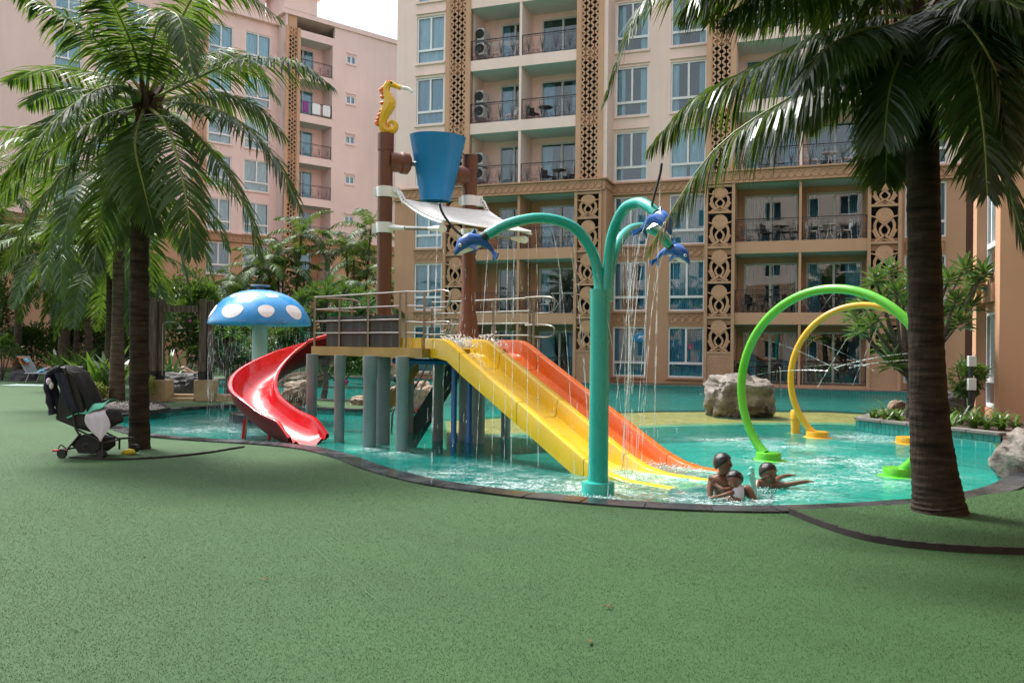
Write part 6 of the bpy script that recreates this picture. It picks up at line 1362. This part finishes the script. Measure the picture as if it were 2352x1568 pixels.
# second boy swimming
Y2 = 10.25; nd = {}; ed = []
nd['pelvis'] = (pp(1280,1060,Y2+.2), .12); nd['chest'] = (pp(1285,900,Y2+.05), .12); nd['upper'] = (pp(1285,840,Y2), .085); nd['neck'] = (pp(1290,790,Y2), .046); nd['ls'] = (pp(1140,830,Y2), .056); nd['le'] = (pp(1120,960,Y2-.1), .04); nd['rs'] = (pp(1420,850,Y2), .055); nd['re'] = (pp(1560,850,Y2-.1), .037); nd['rwrist'] = (pp(1790,810,Y2-.15), .026); nd['hipl'] = (pp(1250,1180,Y2+.5), .08)
nd['l2'] = (pp(1380,800,Y2+.15), .04); nd['l3'] = (pp(1480,740,Y2+.3), .03); nd['qwrist'] = (pp(1550,718,Y2+.35), .024)
ed += [('pelvis','chest'),('chest','upper'),('upper','neck'),('upper','ls'),('ls','le'),('upper','rs'),('rs','re'),('re','rwrist'),('pelvis','hipl'),('rs','l2'),('l2','l3'),('l3','qwrist')]
hand(nd, ed, 'r', nd['rwrist'][0], (1,0,.12), (0,0,1), .85); hand(nd, ed, 'q', nd['qwrist'][0], (1,.1,.1), (0,0,1), .8)
hc = pp(1300,690,Y2-.01); ey = headnodes(nd, ed, hc, 'neck', (.45,-.8,-.35), 1.0)
person('boy swimming with arms spread beside the slide end', pp(1280,1060,Y2), nd, ed, 'pelvis', 'skin1', (hc+V((-.006,.011,.028)), (.099,.101,.103), (.45,-.8,0)), ey)
def smallperson(label, c, s, m, lean=0, fwd=(0,-1,0), hair=True, cap=None, up=.5):
    c = V(c); nd = {'pelvis': (c, .1*s), 'belly': (c+V((lean*.12,0,.16))*s, .095*s), 'chest': (c+V((lean*.25,0,.34))*s, .10*s), 'upper': (c+V((lean*.3,0,.44))*s, .07*s), 'neck': (c+V((lean*.33,0,.5))*s, .042*s), 'ls': (c+V((lean*.3-.15,0,.42))*s, .045*s), 'le': (c+V((lean*.3-.2,-.05,.2))*s, .036*s), 'lw': (c+V((lean*.3-.12,-.2,.12))*s, .026*s), 'rs': (c+V((lean*.3+.15,0,.42))*s, .045*s), 're': (c+V((lean*.3+.2,-.05,.2))*s, .036*s), 'rw': (c+V((lean*.3+.12,-.2,.12))*s, .026*s), 'lk': (c+V((-.12,-.3,.02))*s, .06*s), 'rk': (c+V((.12,-.3,.02))*s, .06*s)}
    ed = [('pelvis','belly'),('belly','chest'),('chest','upper'),('upper','neck'),('upper','ls'),('ls','le'),('le','lw'),('upper','rs'),('rs','re'),('re','rw'),('pelvis','lk'),('pelvis','rk')]
    hc = c+V((lean*.38,0,.66))*s; headnodes(nd, ed, hc, 'neck', fwd, s); p_ = person(label, c, nd, ed, 'pelvis', m, (hc+V((0,.01,.02))*s, (.105*s,.108*s,.11*s), fwd) if hair else None, None, 1)
    if cap: q = MB(); q.ball(hc+V((0,0,.02))*s, .115*s, 10, 8); q.build('swim_cap', MT[cap], p_, world=True, smooth=True)
    return p_
smallperson('small child with a red bucket sitting on the shallow ledge', G(950,955,-.18), .78, 'skin3', .1, (.8,-.4,0)); q = MB(); p = G(962,955,-.15); RB = thing('toy_bucket', 'red toy bucket held by the child on the ledge', 'bucket', p); q.lathe([(.07,0),(.10,.17),(.11,.18),(.10,.18),(.065,.02),(0,.02)], (0,0,0), 14); q.build('pail', MT['redrub'], RB); q = MB(); q.tube([(.10*math.cos(a),0,.18+.1*math.sin(a)) for a in [math.pi*i/8 for i in range(9)]], .008, 5); q.build('handle', MT['bluepipe'], RB)
smallperson('child climbing the dark stair behind the grey posts', V((P(912,900,17.2).x,17.2,.35)), .8, 'skin3', 0, (.3,.9,0)); smallperson('dark haired swimmer low in the far pool', P(672,880,30)*V((1,1,0)) if False else V((P(672,880,30).x,30,-.62)), .95, 'skin2', 0, (-.5,-.8,0)); smallperson('swimmer in a magenta cap in the far pool', V((P(797,880,33).x,33,-.55)), .95, 'skin3', -.1, (-.9,-.3,0), False, 'magenta')
lx = P(392,860,31).x; nd = {'pelvis': (V((lx+.05,31,.5)), .12), 'chest': (V((lx-.28,31,.86)), .12), 'upper': (V((lx-.36,31,1.0)), .08), 'neck': (V((lx-.4,31,1.1)), .045), 'knee': (V((lx+.5,30.95,.66)), .07), 'foot': (V((lx+.95,30.95,.44)), .04), 'toe': (V((lx+1.05,30.95,.52)), .03), 'knee2': (V((lx+.5,31.1,.5)), .07), 'foot2': (V((lx+.95,31.1,.42)), .04), 'sh': (V((lx-.32,30.8,.95)), .05), 'el': (V((lx-.15,30.72,.72)), .038), 'hd': (V((lx+.1,30.78,.72)), .03)}
ed = [('pelvis','chest'),('chest','upper'),('upper','neck'),('pelvis','knee'),('knee','foot'),('foot','toe'),('pelvis','knee2'),('knee2','foot2'),('upper','sh'),('sh','el'),('el','hd')]; headnodes(nd, ed, V((lx-.46,31,1.24)), 'neck', (.8,-.5,0), .95)
person('sunbather reclining on a grey lounger behind the shower', V((lx,31,0)), nd, ed, 'pelvis', 'skin3', None, None, 1)
# ---- moving water
def jetmat():
    m, n, l, b = nodes('falling_water'); n.remove(b); t = n.new('ShaderNodeBsdfTransparent'); g = n.new('ShaderNodeBsdfGlossy'); g.inputs['Roughness'].default_value = .15; d = n.new('ShaderNodeBsdfDiffuse'); d.inputs[0].default_value = (.85,.9,.92,1); tr = n.new('ShaderNodeBsdfTranslucent'); tr.inputs[0].default_value = (.85,.9,.92,1)
    a = n.new('ShaderNodeMixShader'); a.inputs[0].default_value = .5; l.new(g.outputs[0], a.inputs[1]); l.new(d.outputs[0], a.inputs[2]); a2 = n.new('ShaderNodeMixShader'); a2.inputs[0].default_value = .4; l.new(a.outputs[0], a2.inputs[1]); l.new(tr.outputs[0], a2.inputs[2])
    f = ramp(n, l, nz(n, l, 22, 3, None, (1,1,.35)), [(.40,(.03,)),(.66,(.5,))]); x = n.new('ShaderNodeMixShader'); l.new(f, x.inputs[0]); l.new(t.outputs[0], x.inputs[1]); l.new(a2.outputs[0], x.inputs[2]); l.new(x.outputs[0], n['Material Output'].inputs[0]); return m
MT['jet'] = jetmat()
def stream(mb, p, v, zend, r0, r1, dt=.03, g=9.8, brk=.0, kmax=70):
    pts = []; p = V(p); v = V(v); k = 0
    while p.z > zend and k < kmax: pts.append(p.copy()); p = p+v*dt; v = v+V((0,0,-g))*dt; k += 1
    n = len(pts)
    if n > 2:
        i = 0
        while i < n-2:
            j = min(n-1, i+random.randint(4, 9)); seg = pts[i:j+1]; mb.tube(seg, [(r0+(r1-r0)*(i+q)/n)*rnd(.6,1.2) for q in range(len(seg))], 4, False); i = j+(1 if random.random() < brk*(i/n) else 0)
random.seed(9); mb = MB()
for ar, k0, k1, nst, push in ((ar1, 13, 29, 11, (.35,.15)), (ar2, 14, 29, 6, (-.25,.1)), (ar3, 13, 29, 8, (-.2,.1))):
    for i in range(nst):
        k = k0+(k1-k0)*i/(nst-1); p = ar[int(k)]-V((0,0,.06)); c = (i/(nst-1)-.5); stream(mb, p, (push[0]*rnd(.2,1.6)-c*.35+(c*1.3 if push[0] > 0 else c*.9)*-.5, rnd(-.15,.15), -.6), -.1, .0034, .005, brk=.9)
for a in ((1009,468,9.5),(1520,376,9.0)): stream(mb, P(*a), (-.06,0,.3), -.1, .008, .010, brk=.6)
mb.build('fountain_water', MT['jet'], label='fine water streams falling from the teal arched fountain', cat='water jets', kind='stuff')
mb = MB(); random.seed(10)
for pts_, idx in ((gpts, (11,17,36,45)), (ypts, (12,18,34,46))):
    cen = sum(pts_, V())/len(pts_)
    for k in idx:
        p = pts_[k]; d = (cen-p).normalized(); 
        for j in range(1): stream(mb, p+d*.07, d*rnd(6.5,7.2)+V((rnd(-.1,.1), rnd(-.1,.1), rnd(.2,.5))), -.1, .003, .008, .012, brk=.5, kmax=18)
mb.build('hoop_water', MT['jet'], label='crossing water jets sprayed inward by the two hoops', cat='water jets', kind='stuff')
mb = MB(); random.seed(12)
for i in range(110):
    a = 2*math.pi*i/110+rnd(-.02,.02); z = rnd(1.4,1.98)
    for s in range(4):
        L = rnd(.06,.3); x, y = mc.x+1.07*math.cos(a), mc.y+1.07*math.sin(a); mb.tube([(x,y,z),(x,y,z-L)], .0042, 4, False); z -= L+rnd(.12,.45)
        if z < .1: break
mb.build('mushroom_drips', MT['jet'], label='curtain of drips falling from the mushroom rim', cat='water drips', kind='stuff')
mb = MB(); random.seed(13)
for i in range(34):
    p = A2.lerp(A3, rnd(.0,1)); z = rnd(1.8,3.3)
    for s in range(3): L = rnd(.05,.2); mb.tube([(p.x,p.y-rnd(0,.2),z),(p.x,p.y-.1,z-L)], .004, 4, False); z -= rnd(.3,.9)
for i in range(36):
    p = G(rnd(960,1700), rnd(1030,1120), -.05); z = rnd(.0,.9); L = rnd(.03,.16); mb.tube([(p.x,p.y,z),(p.x+rnd(-.01,.01),p.y,z+L)], .0035, 4, False)
mb.build('splash_drips', MT['jet'], label='scattered drops falling round the slide tower', cat='water drips', kind='stuff')
def froth(label, pts, n, sp_, r0, r1, seed):
    random.seed(seed); mb = MB()
    for i in range(n):
        p = random.choice(pts); q = p+V((random.gauss(0,sp_[0]), random.gauss(0,sp_[1]), abs(random.gauss(0,sp_[2])))); r = rnd(r0,r1); mb.ball(q, (r*rnd(.7,1.4), r*rnd(.7,1.4), r*rnd(.5,1)), 6, 4)
    mb.build('froth', MT['froth'], smooth=True, label=label, cat='foam', kind='stuff')
froth('white froth boiling over the top of the slide lanes', [N0+DD*s+PP*q+V((0,0,bedz(s)+.1)) for s in (-.05,.1,.25) for q in (.3,.42,.55,.68,1.2,1.35)], 900, (.07,.07,.085), .006, .02, 14)
froth('foam spilling down the yellow lane', [N0+DD*s+PP*q+V((0,0,bedz(s)+.01)) for s in (.3,.4,.5,.65,.8) for q in (.4,.5,.6)], 160, (.08,.08,.012), .003, .008, 15)
froth('foam churning where the lanes meet the pool', [N0+DD*s+PP*q+V((0,0,-.09)) for s in (3.15,3.35,3.6,3.9) for q in (.35,.5,.7,1.2,1.4,1.55)], 700, (.1,.1,.02), .003, .010, 16)
froth('foam ringed round the fountain foot', [V((fx+.32*math.cos(a), FY+.32*math.sin(a), -.1)) for a in [i*.7 for i in range(9)]], 160, (.1,.1,.012), .003, .007, 17)
froth('splashes about the sitting boys', [pp(x, y, Yq) for x, y, Yq in ((500,1060,9.3),(700,1090,9.2),(900,1080,9.2),(1180,930,9.8),(1300,940,9.9))], 240, (.13,.1,.012), .002, .006, 18)
def bub(label, lst, seed):
    froth(label, [G(x, y, -.1) for x, y in lst], 600, (.35,.25,.004), .002, .0045, seed)
bub('bubbles drifting on the shallow pool', [(1180,1112),(1100,1100),(1240,1118),(1020,1088),(1925,1060),(1800,1025),(1880,1095),(1780,1058),(2010,1010),(1700,1010),(560,962),(500,980),(2220,1000)], 19)

# ---- litter on the turf
MT['deadleaf'] = mat('dead_leaf', (.16, .08, .03), .8, .3, 20)
for i, (px, py, lab) in enumerate(((1398,1394,'small dry leaf lying on the open turf'), (1355,1474,'tiny brown leaf scrap on the open turf'), (610,1330,'curled brown leaf below the turf seam'), (1990,1215,'dry leaf by the black bed edge'), (330,1275,'withered leaf on the left turf'))):
    p = G(px, py, .012); q = MB(); L = .035
    q.grid([[V((L*(t-.5)*2, w*.012*(1-abs(t-.5)*1.7), .006+.006*math.sin(t*5+i)+.004*abs(w))) for w in (-1,0,1)] for t in (0,.25,.5,.75,1)])
    r = thing('fallen_leaf', lab, 'leaf', p, i*1.3); q.build('blade', MT['deadleaf'], r)
